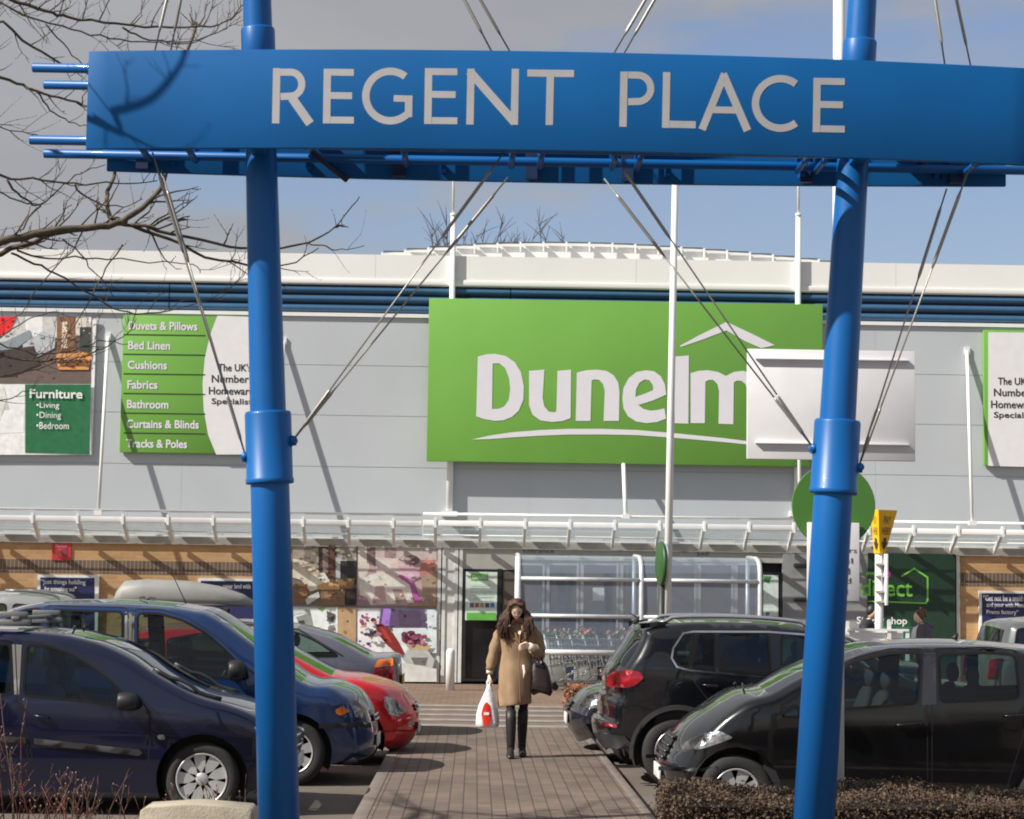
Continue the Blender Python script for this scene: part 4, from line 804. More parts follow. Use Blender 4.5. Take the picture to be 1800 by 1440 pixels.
LIMBS = [  # px polyline, depth start, depth end, radius start, radius end, twig density, levels
 ([(-60, 452), (0, 427), (60, 412), (130, 402), (190, 397), (222, 385), (262, 355), (288, 318), (302, 260), (312, 180), (330, 90), (345, 40)], 13.6, 14.6, .034, .012, 1.3, 1),
 ([(222, 387), (197, 384), (187, 360), (190, 335), (200, 312), (203, 260), (198, 190), (205, 120)], 14.1, 14.5, .021, .009, 1.2, 1),
 ([(-60, 474), (0, 446), (60, 424), (120, 408), (185, 396), (235, 397), (300, 410), (380, 428), (445, 438), (520, 433), (580, 405), (610, 375), (632, 346)], 13.7, 15.1, .025, .0035, 2.1, 1),
 ([(540, 428), (575, 432), (600, 440), (640, 432)], 15, 15.1, .006, .003, 2.5, 0),
 ([(230, 394), (280, 398), (330, 384), (296, 388), (334, 380)], 14.2, 14.3, .009, .004, 1.5, 0),
 ([(235, 398), (300, 424), (360, 450), (430, 466), (470, 470), (520, 460), (560, 436)], 14.3, 14.8, .014, .004, 2.0, 1),
 ([(-40, -4), (30, 4), (80, 20), (110, 30), (160, 36), (230, 46), (300, 48), (370, 46), (405, 34), (425, 16)], 13.7, 14.4, .016, .005, 2.6, 1),
 ([(-30, 8), (40, 28), (110, 46), (160, 60), (210, 70), (270, 74), (330, 74), (380, 58), (408, 44)], 13.9, 14.4, .0095, .0035, 2.4, 1),
 ([(215, 48), (240, 62), (275, 72), (310, 78), (350, 72), (400, 50)], 14.2, 14.5, .008, .003, 2.2, 1),
 ([(-20, 40), (40, 72), (90, 100), (120, 118), (150, 128), (200, 150)], 13.9, 14.3, .013, .006, 2.0, 1),
 ([(80, 42), (110, 76), (135, 108), (160, 125)], 14, 14.2, .006, .003, 2.0, 0),
 ([(-40, 128), (0, 138), (40, 150), (65, 161), (105, 172), (150, 186), (200, 205)], 13.8, 14.2, .014, .007, 1.6, 1),
 ([(65, 161), (82, 185), (105, 205), (130, 218), (155, 222)], 14, 14.2, .007, .003, 2.2, 0),
 ([(-30, 226), (10, 228), (40, 234), (70, 240)], 13.8, 14, .006, .003, 2.4, 0),
 ([(-40, 308), (20, 312), (75, 317), (130, 323), (185, 322), (240, 322), (276, 318)], 13.9, 14.4, .013, .004, 1.8, 1),
 ([(12, 316), (28, 340), (50, 356), (72, 361), (100, 335), (130, 308), (160, 298), (185, 290)], 14, 14.5, .009, .003, 1.6, 1),
 ([(72, 361), (55, 375), (42, 398), (36, 408)], 14.1, 14.1, .008, .005, 1.2, 0),
 ([(132, 324), (150, 345), (180, 358), (215, 362), (250, 350)], 14.2, 14.5, .008, .003, 1.6, 0),
 ([(-30, 338), (20, 350), (60, 358)], 13.8, 14.1, .006, .005, 2.0, 0),
 ([(30, 440), (70, 452), (130, 452), (190, 455), (260, 460), (340, 466), (352, 480)], 13.8, 14.4, .008, .003, 1.7, 1),
 ([(20, 445), (60, 462), (100, 482), (150, 512), (195, 542), (240, 551), (300, 545), (352, 532), (400, 510), (432, 478)], 13.8, 14.7, .0085, .003, 2.0, 1),
 ([(110, 420), (142, 446), (165, 480), (200, 522)], 14.1, 14.4, .006, .003, 1.6, 0),
 ([(215, 430), (196, 460), (170, 500), (150, 540), (120, 590), (90, 620)], 14.4, 14.5, .0065, .003, 1.6, 0),
 ([(150, 395), (128, 440), (70, 500), (35, 550), (-30, 590)], 14.1, 14.1, .006, .003, 1.6, 0),
 ([(-60, 600), (0, 625), (60, 636), (120, 632), (160, 622), (190, 607), (222, 588), (240, 560)], 13.9, 14.4, .010, .003, 2.2, 1),
 ([(-60, 590), (10, 606), (60, 622), (110, 620), (160, 604), (200, 600), (225, 605)], 13.9, 14.4, .008, .003, 2.0, 1),
 ([(-60, 660), (0, 662), (50, 650), (100, 640), (150, 632)], 13.8, 14.2, .007, .003, 2.2, 0),
 ([(-60, 700), (10, 702), (40, 690), (60, 684)], 13.8, 14, .006, .003, 1.5, 0),
 ([(-60, 640), (20, 580), (60, 560), (100, 548)], 13.9, 14.1, .007, .003, 1.6, 0),
]
for P, Y0, Y1, r0, r1, dn, lv in LIMBS:
    n = len(P); W_ = [at(x, y, Y0+(Y1-Y0)*i/(n-1)) for i, (x, y) in enumerate(P)]
    if P[0][0] < -5: W_ = [fork.lerp(W_[0], .05)+Vector((0, 0, max(0, (W_[0].z-2.4)*.5))), fork.lerp(W_[0], .6)+Vector((0, 0, (W_[0].z-2.4)*.25))] + W_; 
    W_ = [Vector(q) for q in catmull([tuple(v) for v in W_], 3)]; m = len(W_)
    W_ = [q+Vector((rt.gauss(0, .006), rt.gauss(0, .006), rt.gauss(0, .006))) if 0 < i < m-1 else q for i, q in enumerate(W_)]
    mbT.tube(W_, [r0+(r1-r0)*(i/(m-1))**.8 for i in range(m)], 6, 0); twigs(mbT, W_, r0*.7, dn, lv, rt)
# a limb nearer the viewer whose shadow falls on the sign panel
SH_ = [(150, 206), (200, 196), (240, 185), (268, 172), (295, 145), (318, 112), (330, 80)]
W_ = [onpanel(x, y, .0)+SUN*(1.62+.03*i) for i, (x, y) in enumerate(SH_)]; st = Vector((tx0, TY0, 4.6))
W_ = [Vector(q) for q in catmull([tuple(st), tuple(st.lerp(W_[0], .5)+Vector((0, 0, .3)))] + [tuple(v) for v in W_], 3)]; m = len(W_)
mbT.tube(W_, [.02-(.014)*(i/(m-1)) for i in range(m)], 6, 0); twigs(mbT, W_[7:], .012, 3.0, 1, rt, tl=.36)
W2 = [onpanel(x, y, .0)+SUN*1.7 for x, y in ((168, 206), (200, 226), (240, 246), (272, 262))]; mbT.tube(W2, [.012, .01, .008, .005], 5, 0); twigs(mbT, W2, .01, 3, 0, rt)
# more crown that stands outside the picture
for k in range(12):
    an = math.pi*(.45+1.1*rt.random()); P = [fork+Vector((0, 0, .4+3*rt.random()))]; d = Vector((math.cos(an), math.sin(an)*.8, .35+.4*rt.random())).normalized()
    for j in range(5): P.append(P[-1]+d*.55); d = (d+Vector((rt.gauss(0, .2), rt.gauss(0, .2), rt.gauss(0, .12)))).normalized()
    mbT.tube(P, [.035, .028, .02, .014, .009, .004], 6, 0); twigs(mbT, P, .02, 2, 1, rt)
mbT.build('branches', BARK, tree)
def far_tree(px, pytop, Y, wd_, lab, seed):
    r = random.Random(seed); b = at(px, 1000, Y); b.z = 0; ht = at(px, pytop, Y).z; t = thing('bare_tree', b, lab, 'tree', 'bare trees behind the shop')
    mb = MB(); mb.tube([b, b+Vector((.2, 0, ht*.4)), b+Vector((.1, 0, ht*.7))], [.3, .22, .14], 8); mb.build('trunk', BARK, t)
    mb = MB()
    for k in range(26):
        p = b+Vector((.1, 0, ht*(.45+.3*r.random()))); d = Vector((r.gauss(0, wd_), r.gauss(0, wd_), 1)).normalized(); l = (ht-p.z+b.z)*(.6+.5*r.random()); Q = [p]
        for j in range(5): Q.append(Q[-1]+d*l/5); d = (d+Vector((r.gauss(0, .16), r.gauss(0, .16), .08))).normalized()
        mb.tube(Q, [.07, .055, .04, .028, .02, .012], 4, 1)
        for j in range(16):
            i = r.randrange(2, 5); q = Q[i].lerp(Q[i+1], r.random()); dd = Vector((r.gauss(0, .7), r.gauss(0, .7), .9)).normalized()*(.5+.8*r.random()); mb.tube([q, q+dd*.5+Vector((0, 0, .05)), q+dd], [.02, .015, .008], 3, 1)
    mb.build('branches', BARK, t)
for i, (px, py, wd_, lab) in enumerate(((778, 405, .16, 'bare treetop showing above the roof left of the white mast'), (842, 414, .12, 'low bare treetop above the roof, middle of three'), (922, 402, .14, 'bare treetop above the roof nearest the barrel roof crest'))): far_tree(px, py, 92, wd_, lab, 30+i)
# ================================================================== CARS
GZ = -.12
def paint(name, col, var=.05): return mat(name, col, .28, .3, var=var, scale=2.5, coat=1.0, spec=.45)
def wheel(parent, c, r, rimr, out, wid=.2, spokes=5, style='spoke', rimmat=None):
    c = Vector(c); ax = Vector((0, out, 0)); h = wid/2
    mb = MB(); mb.lathe([(rimr*.9, -h), (rimr+.015, -h), (r-.03, -h*.95), (r-.008, -h*.75), (r, -h*.45), (r, h*.45), (r-.008, h*.75), (r-.03, h*.95), (rimr+.012, h), (rimr, h-.01), (rimr*.97, h-.03), (rimr*.95, -h*.5), (rimr*.9, -h)], c, ax, 40, closed=True)
    wh = mb.build('wheel', RUBBER, parent)
    mb = MB(); mb.lathe([(rimr*.99, h-.014), (rimr*.985, h-.002), (rimr*.93, h-.004), (rimr*.9, h-.03), (rimr*.88, h-.09)], c, ax, 40, closed=True)
    mb.lathe([(.001, h-.02), (.045, h-.02), (.06, h-.032), (.06, h-.07)], c, ax, 20)
    for k in range(spokes):
        a = 2*math.pi*k/spokes+.3
        for da in ((-.10, .10) if style == 'twin' else (0,)):
            d = Vector((math.cos(a+da), 0, math.sin(a+da))); t = Vector((-d.z, 0, d.x)); w0, w1 = (.026, .034) if style == 'spoke' else ((.016, .02) if style == 'twin' else (.03, .05))
            o = ax*(h-.026); p0, p1 = c+o+Vector((math.cos(a), 0, math.sin(a)))*.03, c+o+d*rimr*.93
            mb.prism([p0+t*w0, p1+t*w1, p1-t*w1, p0-t*w0] if out*1 > 0 else [p0-t*w0, p1-t*w1, p1+t*w1, p0+t*w0], -ax*.03)
    mb.build('rim', rimmat or ALLOY, wh)
    mb = MB(); mb.lathe([(rimr*.93, h-.075), (.001, h-.075)], c, ax, 24); mb.build('brake_disc', mat('brake_dark', (.03, .03, .03), .6, .5), wh)
    return wh
def car(name, label, D, W, top, wheels, wr, ar, sill, belt, windows, ws, rg, pm, rimr=.2, lights=(), ribbons=(), trims=(), doors=(), spokes=5, wstyle='spoke', rimmat=None, roll=.11, tumble=.2, crown=.05, taper=.16, nosefn=None, group='parked cars', driver=None, seats=(), glassm=None, archtrim=None, lowtrim=None, plates=(), grille=(), extra=None, pillar=None, endbulge=.10):
    K = lambda p: (at(p[0], p[1], D).x, at(p[0], p[1], D).z)
    n0 = len(top); tp = [K(p) for p in top]; flip = tp[0][0] > tp[-1][0]
    mapi = lambda i: i
    if flip:
        tp = tp[::-1]; mapi = lambda i: n0-1-i
    NS = 4; fine = catmull(tp, NS)
    b0, b1 = K(belt[0]), K(belt[1]); zbelt = lambda x: b0[1]+(b1[1]-b0[1])*(x-b0[0])/(b1[0]-b0[0])
    def swell(nn, x, z): return crown + (endbulge if abs(nn.x) > .75 else endbulge*max(0, (abs(nn.x)-.35)/.4) if z < zbelt(x)+.1 else 0)
    raw = fine; fine = []; disp = []            # the traced outline is the crest line; the flanks sit inside it
    for i, p in enumerate(raw):
        t = Vector(raw[min(i+2, len(raw)-1)])-Vector(raw[max(i-2, 0)]); nn = Vector((-t.y, t.x)).normalized(); disp.append(nn*swell(nn, *p))
    for _ in range(3): disp = [sum((disp[max(0, min(len(raw)-1, i+j))] for j in range(-4, 5)), Vector((0, 0)))/9 for i in range(len(raw))]
    fine = [(p[0]-d.x, p[1]-d.y) for p, d in zip(raw, disp)]
    xf, xr = min(p[0] for p in fine), max(p[0] for p in fine); xc = (xf+xr)/2; Lh = (xr-xf)/2; Yc = D+W/2; hw = W/2
    root = thing(name, (xc, Yc, GZ), label, 'car', group)
    zs = GZ+sill
    def f(x, z, edge=True):
        t = abs(x-xc)/Lh; y = hw*(1 - taper*max(0, (t-.62)/.38)**2.2); zb = zbelt(x)
        if z > zb: y -= (z-zb)*tumble
        else: y -= .05*((zb-z)/max(.2, zb-zs))**2 * (1 if z < zb-.1 else 1)
        y += .010*math.exp(-((z-(zb-.16))/.045)**2)
        if edge:
            d = segd(x, z, fine)
            if d < roll: y -= roll*.75*(1-math.sqrt(max(0, 1-(1-d/roll)**2)))
        return max(y, .1)
    wx = [at(p, 1300, D).x for p in wheels]; wz = GZ+wr
    bot = []; a0 = math.asin(max(-.9, min(.9, (zs-wz)/ar)))
    for x in sorted(wx, reverse=True):
        for k in range(17): a = a0 + (math.pi-2*a0)*k/16; bot.append((x+ar*math.cos(a), wz+ar*math.sin(a)))
    outline = fine + bot
    wl = []
    for nm, P, *o in windows: wl.append((nm, subdiv(roundloop([K(p) for p in P], .05), .09), o[0] if o else None))
    dl = [subdiv(roundloop([K(p) for p in P], .05), .09) for P in doors]
    pts = []; edges = []
    def loop(P):
        o = len(pts); pts.extend(P); n = len(P); edges.extend((o+i, o+(i+1) % n) for i in range(n))
    loop(outline)
    for _, P, _ in wl: loop(P)
    for P in dl: loop(P)
    hard = [outline+[outline[0]]] + [P+[P[0]] for _, P, _ in wl] + [P+[P[0]] for P in dl]
    def free(x, z, d): return all(segd(x, z, L_) > d for L_ in hard)
    for dist in (.016, .04, .075):
        for i in range(1, len(fine)-1):
            t = Vector(fine[i+1])-Vector(fine[i-1]); nn = Vector((t.y, -t.x)).normalized(); q = Vector(fine[i])+nn*dist
            if inpoly(q.x, q.y, outline) and free(q.x, q.y, dist*.7): pts.append((q.x, q.y))
    g = .085; zz = [p[1] for p in fine]; z = zs+.03
    while z < max(zz):
        x = xf+.02
        while x < xr:
            if inpoly(x, z, outline) and segd(x, z, fine) > .11 and free(x, z, .03): pts.append((x, z))
            x += g
        z += g
    vo, eo, fo, *_ = delaunay_2d_cdt([Vector(p) for p in pts], edges, [], 0, 1e-5)
    body, dfs = [], [[] for _ in dl]
    for tri in fo:
        x = sum(vo[i].x for i in tri)/3; z = sum(vo[i].y for i in tri)/3
        if not inpoly(x, z, outline) or any(inpoly(x, z, P) for _, P, _ in wl): continue
        for k, P in enumerate(dl):
            if inpoly(x, z, P): dfs[k].append(tri); break
        else: body.append(tri)
    F = [f(p.x, p.y) for p in vo]
    def sidemesh(mb, tris, off=0, m=0):
        for s_ in (1, -1):
            vs = [(p.x, Yc - s_*(F[i]+off), p.y) for i, p in enumerate(vo)]; us = sorted({i for t in tris for i in t}); mp = {i: k for k, i in enumerate(us)}
            fs = []
            for t in tris:
                a, b, c = [Vector(vs[i]) for i in t]; nrm = (b-a).cross(c-a); q = [mp[i] for i in t]; fs.append(q if nrm.y*s_ < 0 else q[::-1])
            mb.add([vs[i] for i in us], fs, m, True)
    mb = MB(); sidemesh(mb, body)
    NV = 13
    def Sp(k, v):
        k = max(0, min(len(fine)-1.0001, k)); i = int(k); t = k-i; x = fine[i][0]*(1-t)+fine[i+1][0]*t; z = fine[i][1]*(1-t)+fine[i+1][1]*t
        dd = disp[i]*(1-t)+disp[i+1]*t; y = f(x, z); c = 1-abs(v)**2.4; return Vector((x+dd.x*c, Yc+v*y, z+dd.y*c))
    i0, i1 = (sorted((mapi(ws[0]), mapi(ws[1]))) if ws else (-1, -1)); j0, j1 = (sorted((mapi(rg[0]), mapi(rg[1]))) if rg else (-1, -1))
    vv = [-1, -.93, -.8, -.6, -.4, -.2, 0, .2, .4, .6, .8, .93, 1]
    grid = [[Sp(k, v) for v in vv] for k in range(len(fine))]; gl = {0: MB(), 1: MB()}
    for k in range(len(fine)-1):
        for q in range(NV-1):
            a, b, c, d = grid[k][q], grid[k+1][q], grid[k+1][q+1], grid[k][q+1]; nrm = (b-a).cross(d-a)
            w_ = None
            if 0 < q < NV-2:
                if i0*NS <= k < i1*NS: w_ = 0
                elif j0*NS <= k < j1*NS: w_ = 1
            (gl[w_] if w_ is not None else mb).add([a, b, c, d], [(0, 1, 2, 3)], 0, True)
    # close the floor
    mb.add([(fine[0][0], Yc-f(*fine[0]), fine[0][1]), (fine[0][0], Yc+f(*fine[0]), fine[0][1]), (fine[0][0]+.15, Yc+hw*.8, zs-.01), (fine[0][0]+.15, Yc-hw*.8, zs-.01)], [(0, 1, 2, 3)])
    mb.add([(fine[-1][0], Yc-f(*fine[-1]), fine[-1][1]), (fine[-1][0], Yc+f(*fine[-1]), fine[-1][1]), (fine[-1][0]-.15, Yc+hw*.8, zs-.01), (fine[-1][0]-.15, Yc-hw*.8, zs-.01)], [(0, 1, 2, 3)])
    bd = mb.build('body', pm, root, weld=.0004)
    bm = bmesh.new(); bm.from_mesh(bd.data); bmesh.ops.recalc_face_normals(bm, faces=bm.faces); bm.to_mesh(bd.data); bm.free()
    bd.data.set_sharp_from_angle(angle=.75)
    if gl[0].v: gl[0].build('windscreen', SCREEN, root, weld=.0004)
    if gl[1].v: gl[1].build('rear_window', DARKGLASS, root, weld=.0004)
    dobj = []
    for k, tr in enumerate(dfs):
        pair = []
        for s_ in (1, -1):
            mb = MB(); vs = [(p.x, Yc - s_*(F[i]), p.y) for i, p in enumerate(vo)]; us = sorted({i for t in tr for i in t}); mp = {i: q for q, i in enumerate(us)}; fs = []
            for t in tr:
                a, b, c = [Vector(vs[i]) for i in t]; nrm = (b-a).cross(c-a); q = [mp[i] for i in t]; fs.append(q if nrm.y*s_ < 0 else q[::-1])
            mb.add([vs[i] for i in us], fs, 0, True); pair.append(mb.build('door', pm, root))
        dobj.append((dl[k], pair))
    def owner(P, s_):
        cx = sum(p[0] for p in P)/len(P); cz = sum(p[1] for p in P)/len(P)
        for L_, pr_ in dobj:
            if inpoly(cx, cz, L_): return pr_[0 if s_ == 1 else 1]
        return root
    def patch(P, off, nm, m, both=True, thick=0, parent=None, closedworld=False, grid_=.06):
        P = subdiv(P, grid_); p2 = list(P); n = len(P); xs = [p[0] for p in P]; zs_ = [p[1] for p in P]; x = min(xs)
        while x < max(xs):
            z = min(zs_)
            while z < max(zs_):
                if inpoly(x, z, P) and segd(x, z, P+[P[0]]) > grid_*.4: p2.append((x, z))
                z += grid_
            x += grid_
        v2, _, f2, *_ = delaunay_2d_cdt([Vector(q) for q in p2], [(i, (i+1) % n) for i in range(n)], [], 0, 1e-6); res = []
        f2 = [t for t in f2 if inpoly(sum(v2[i].x for i in t)/3, sum(v2[i].y for i in t)/3, P)]
        for s_ in ((1, -1) if both else (1,)):
            mb = MB(); vs = [Vector((q.x, Yc - s_*(f(q.x, q.y)+off), q.y)) for q in v2]; fs = []
            for t in f2:
                nrm = (vs[t[1]]-vs[t[0]]).cross(vs[t[2]]-vs[t[0]]); fs.append(list(t) if nrm.y*s_ < 0 else list(t)[::-1])
            mb.add(vs, fs, 0, True)
            if thick:
                rim = [Vector((q[0], Yc - s_*(f(*q)+off), q[1])) for q in P]; inn = [r_+Vector((0, s_*thick, 0)) for r_ in rim]
                mb.add(rim+inn, [(i, (i+1) % n, n+(i+1) % n, n+i) for i in range(n)], 0, False)
            res.append(mb.build(nm, m, parent if parent is not None else owner(P, s_)))
        return res
    for nm, P, gm in wl: patch(P, -.010, 'window', gm or glassm or CARGLASS, grid_=.11)
    # rubber or chrome trim round the windows
    def ribbon(P, w_, off, nm, m, closed=False, parent=None, outw=False):
        P = subdiv(P, .05, closed); n = len(P)
        for s_ in (1, -1):
            A = []
            for i, p in enumerate(P):
                a = P[i-1] if (closed or i > 0) else p; b = P[(i+1) % n] if (closed or i < n-1) else p; t = (Vector(b)-Vector(a)); t = t.normalized() if t.length else Vector((1, 0)); nn = Vector((-t.y, t.x))
                for sg in (-.5, .5): q = Vector(p)+nn*sg*w_; A.append(Vector((q.x, Yc - s_*(f(q.x, q.y)+off), q.y)))
            fs = []
            for i in range(n if closed else n-1):
                j = (i+1) % n; t = (2*i, 2*j, 2*j+1, 2*i+1); nrm = (A[t[1]]-A[t[0]]).cross(A[t[2]]-A[t[0]]); fs.append(t if nrm.y*s_ < 0 else t[::-1])
            mb = MB(); mb.add(A, fs, 0, True); mb.build(nm, m, parent if parent is not None else root)
    for nm, P, gm in wl: ribbon(P, .022, .0025, 'window_seal', mat('seal_rubber', (.006, .006, .007), .75, spec=.2), True)
    for P in dl: ribbon(P, .009, .0015, 'door_gap', mat('shut_line', (.006, .006, .008), .9), True)
    for nm, P, w_, off, m, cl in ribbons: ribbon([K(p) for p in P], w_, off, nm, m, cl)
    for nm, P, off, th, m in trims: patch([K(p) for p in P], off, nm, m, thick=th)
    for nm, P, m in lights: patch(roundloop([K(p) for p in P], .02), .008, nm, m, thick=.02, grid_=.04, parent=root)
    if archtrim:
        for x in wx: ribbon([(x+(ar+.012)*math.cos(a0+(math.pi-2*a0)*k/24), wz+(ar+.012)*math.sin(a0+(math.pi-2*a0)*k/24)) for k in range(25)], archtrim, .006, 'arch_trim', GREYPL)
    for k in range(2):
        for s_ in (1, -1):
            x = wx[k]; yo = f(x, wz+.1, False); wheel(root, (x, Yc - s_*(yo-.115), wz), wr, rimr, -s_, spokes=spokes, style=wstyle, rimmat=rimmat)
            mb = MB(); A = [[(x+(ar+.004)*math.cos(a0-.2+(math.pi+.4-2*a0)*q/16), Yc - s_*yy, wz+(ar+.004)*math.sin(a0-.2+(math.pi+.4-2*a0)*q/16)) for q in range(17)] for yy in (yo-.02, yo-.34)]
            mb.loft(A, closed=False); mb.add([(x, Yc-s_*(yo-.34), wz)]+A[1], [(0, i, i+1) for i in range(1, 17)]); mb.build('wheel_arch', BLACK, root)
    # underbody and cabin
    mb = MB(); xa_, xb_ = xf+.35, xr-.35; ins = min(hw-.34, hw*.62)
    mb.box(((xa_+xb_)/2, Yc, zs+.10), (xb_-xa_, ins*2, .22)); w0, w1 = sorted(wx); mb.box(((w0+w1)/2, Yc, zs+.06), (w1-w0-2*ar-.06, hw*2-.16, .12)); mb.build('underbody', BLACK, root)
    if windows:
        lo, hi = min(p[0] for _, P, _ in wl for p in P)-.15, max(p[0] for _, P, _ in wl for p in P)+.12
        mb = MB(); n = 24; xs = [lo+(hi-lo)*i/n for i in range(n+1)]
        for s_ in (1, -1):
            mb.loft([[(x, Yc-s_*(f(x, z_, False)-.06), z_) for z_ in (zs+.12, zbelt(x)-.2, zbelt(x)-.035)] for x in xs], closed=False)
            mb.loft([[(x, Yc-s_*(f(x, zbelt(x)-.035, False)-.06), zbelt(x)-.035), (x, Yc-s_*(f(x, zbelt(x)-.035, False)-.012), zbelt(x)-.02)] for x in xs], closed=False)
        mb.box(((lo+hi)/2, Yc, zs+.2), (hi-lo, hw*1.8, .04))
        for x in (lo, hi): mb.box((x, Yc, (zs+zbelt(x))/2+.05), (.04, hw*1.7, zbelt(x)-zs-.1))
        mb.build('cabin_lining', INT, root)
        dr = driver  # (front seat px, rear seat px, steering wheel px)
        if dr:
            sgn = 1 if dr[3] > 0 else -1        # direction the car faces along +x or -x
            for px, sc in ((dr[0], 1), (dr[1], .96)):
                x = at(px, 1200, D).x
                for yy in (-.36, .36):
                    zb = zbelt(x); mb = MB(); z0 = zb-.52
                    rings = []
                    for h_, dx, wd_, th in ((0, 0, .24, .06), (.12, -.02, .25, .07), (.3, -.05, .25, .06), (.46, -.09, .22, .055), (.6, -.13, .17, .045), (.635, -.14, .1, .03)):
                        rings.append([(x+sgn*dx+th*math.cos(a)*1.0, Yc+yy+wd_*.98*math.copysign(abs(math.sin(a))**.6, math.sin(a)), z0+h_) for a in [2*math.pi*k/14 for k in range(14)]])
                    mb.loft(rings); mb.ell((x-sgn*.165, Yc+yy, z0+.72), (.05, .13, .085)); mb.tube([(x-sgn*.14, Yc+yy-.05, z0+.6), (x-sgn*.16, Yc+yy-.05, z0+.7)], .008, 6); mb.tube([(x-sgn*.14, Yc+yy+.05, z0+.6), (x-sgn*.16, Yc+yy+.05, z0+.7)], .008, 6)
                    mb.box((x+sgn*.24, Yc+yy, z0-.02), (.5, .48, .14)); mb.build('seat', mat('seat_cloth', (.035, .036, .04), .9, bump=.3), root)
            x = at(dr[2], 1200, D).x; zb = zbelt(x); cy = Yc + (-.36 if sgn > 0 else .36)
            mb = MB(); axd = Vector((-sgn*.9, 0, .42)).normalized(); u = Vector((0, 1, 0)); vq = axd.cross(u); cc_ = Vector((x, cy, zb+.02))
            mb.tube([cc_+(u*math.cos(2*math.pi*k/24)+vq*math.sin(2*math.pi*k/24))*.185 for k in range(25)], .015, 8, cap=False); mb.box(cc_, (.05, .3, .05)); mb.tube([cc_, cc_-axd*.3], .03, 8); mb.build('steering_wheel', BLACK, root)
            mb = MB(); xd = x+sgn*.32; rr = [[(xd-.22, yy, zb-.25), (xd-.22, yy, zb-.02), (xd-.08, yy, zb+.06), (xd+.3*sgn, yy, zb+.04), (xd+.3*sgn, yy, zb-.25)] for yy in (Yc-hw*.86, Yc+hw*.86)]
            mb.loft(rr, sm=False); mb.build('dashboard', INT, root)
    for kk, v0, v1, z0_, z1_, nm, m, off, nslat in grille:
        # patch lying on the nose or tail between two heights; kk: 0 = left end, 1 = right end
        ks = [k/3 for k in range(len(fine)*3-3)]; ks = [k for k in ks if (k < len(fine)*.35 if kk == 0 else k > len(fine)*.65)]
        ks = [k for k in ks if z0_ <= Sp(k, 0).z-GZ <= z1_ and abs(Sp(k, .5).x-(xf if kk == 0 else xr)) < .6]
        if len(ks) < 2: continue
        mb = MB(); vs_ = [v0+(v1-v0)*q/8 for q in range(9)]
        def nrmk(k):
            a, b = Sp(k-.4, 0), Sp(k+.4, 0); t = b-a; return Vector((-t.z, 0, t.x)).normalized()
        mb.loft([[Sp(k, v)+nrmk(k)*off for v in vs_] for k in ks], closed=False)
        gr = mb.build(nm, m, root)
        for q in range(nslat):
            k = ks[int((q+.5)/nslat*len(ks))]; mb = MB(); mb.tube([Sp(k, v)+nrmk(k)*(off+.012) for v in vs_], .012, 6); mb.build('slat', CHROME if nslat < 3 else mat('slat_dark', (.08, .08, .085), .3, .6), gr)
    for kk, z_, m in plates:
        x = (min if kk == 0 else max)(Sp(k/2, 0).x for k in range(len(fine)*2-2) if abs(Sp(k/2, 0).z-GZ-z_) < .09 and ((k/2 < len(fine)*.4) == (kk == 0)))
        mb = MB(); mb.box((x+(-.004 if kk == 0 else .004), Yc, GZ+z_), (.016, .52, .112)); mb.build('number_plate', m, root, .003)
    info = dict(root=root, Yc=Yc, hw=hw, f=f, K=K, Sp=Sp, D=D, zbelt=zbelt, patch=patch, ribbon=ribbon, bd=bd, owner=owner, fine=fine)
    if extra: extra(info)
    return info
def mirror(I, px, py, sgn, m=BLACK, w_=.10, h=.075, out=.16):
    x, z = I['K']((px, py)); 
    for s_ in (1, -1):
        y = I['Yc'] - s_*(I['f'](x, z)+out*.55); mb = MB()
        rings = []
        for t, sc in ((-1, .55), (-.8, .85), (-.3, 1), (.4, .98), (.62, .9)):
            rings.append([(x - sgn*t*w_, y+out*.62*sc*math.cos(a), z+h*sc*math.copysign(abs(math.sin(a))**.7, math.sin(a))) for a in [2*math.pi*k/16 for k in range(16)]][::-1])
        rings = rings[::-1] if sgn > 0 else rings
        mb.loft(rings); mb.box((x+sgn*.03, y+s_*out*.65, z-h*.75), (.07, .1, .04)); mb.build('mirror', m, I['root'])
def handle(I, x0, y0, x1, y1, m, cup=True):
    P0, P1 = I['K']((x0, y0)), I['K']((x1, y1))
    for s_ in (1, -1):
        c = ((P0[0]+P1[0])/2, (P0[1]+P1[1])/2); o = I['owner']([c], s_)
        if cup: pass
        A = Vector((P0[0], I['Yc']-s_*(I['f'](*P0)+.004), P0[1])); B_ = Vector((P1[0], I['Yc']-s_*(I['f'](*P1)+.004), P1[1])); d = Vector((0, -s_*.026, 0)); mb = MB()
        mb.tube([A, A+d*.8+(B_-A)*.08, A+d+(B_-A)*.5, B_+d*.8-(B_-A)*.08, B_], [.01, .013, .014, .013, .01], 8); mb.build('handle', m, o)
def wipers(I, k0, sgn):
    for v0, v1 in ((-.55, .1), (.15, .75)):
        a = I['Sp'](k0, v0); b = I['Sp'](k0+sgn*1.2, v1); up = Vector((0, 0, .022)); mb = MB(); mb.tube([a+up, (a+b)/2+up*1.6, b+up*.9], .009, 6); mb.build('wiper', BLACK, I['root'])
CLS = CARGLASS
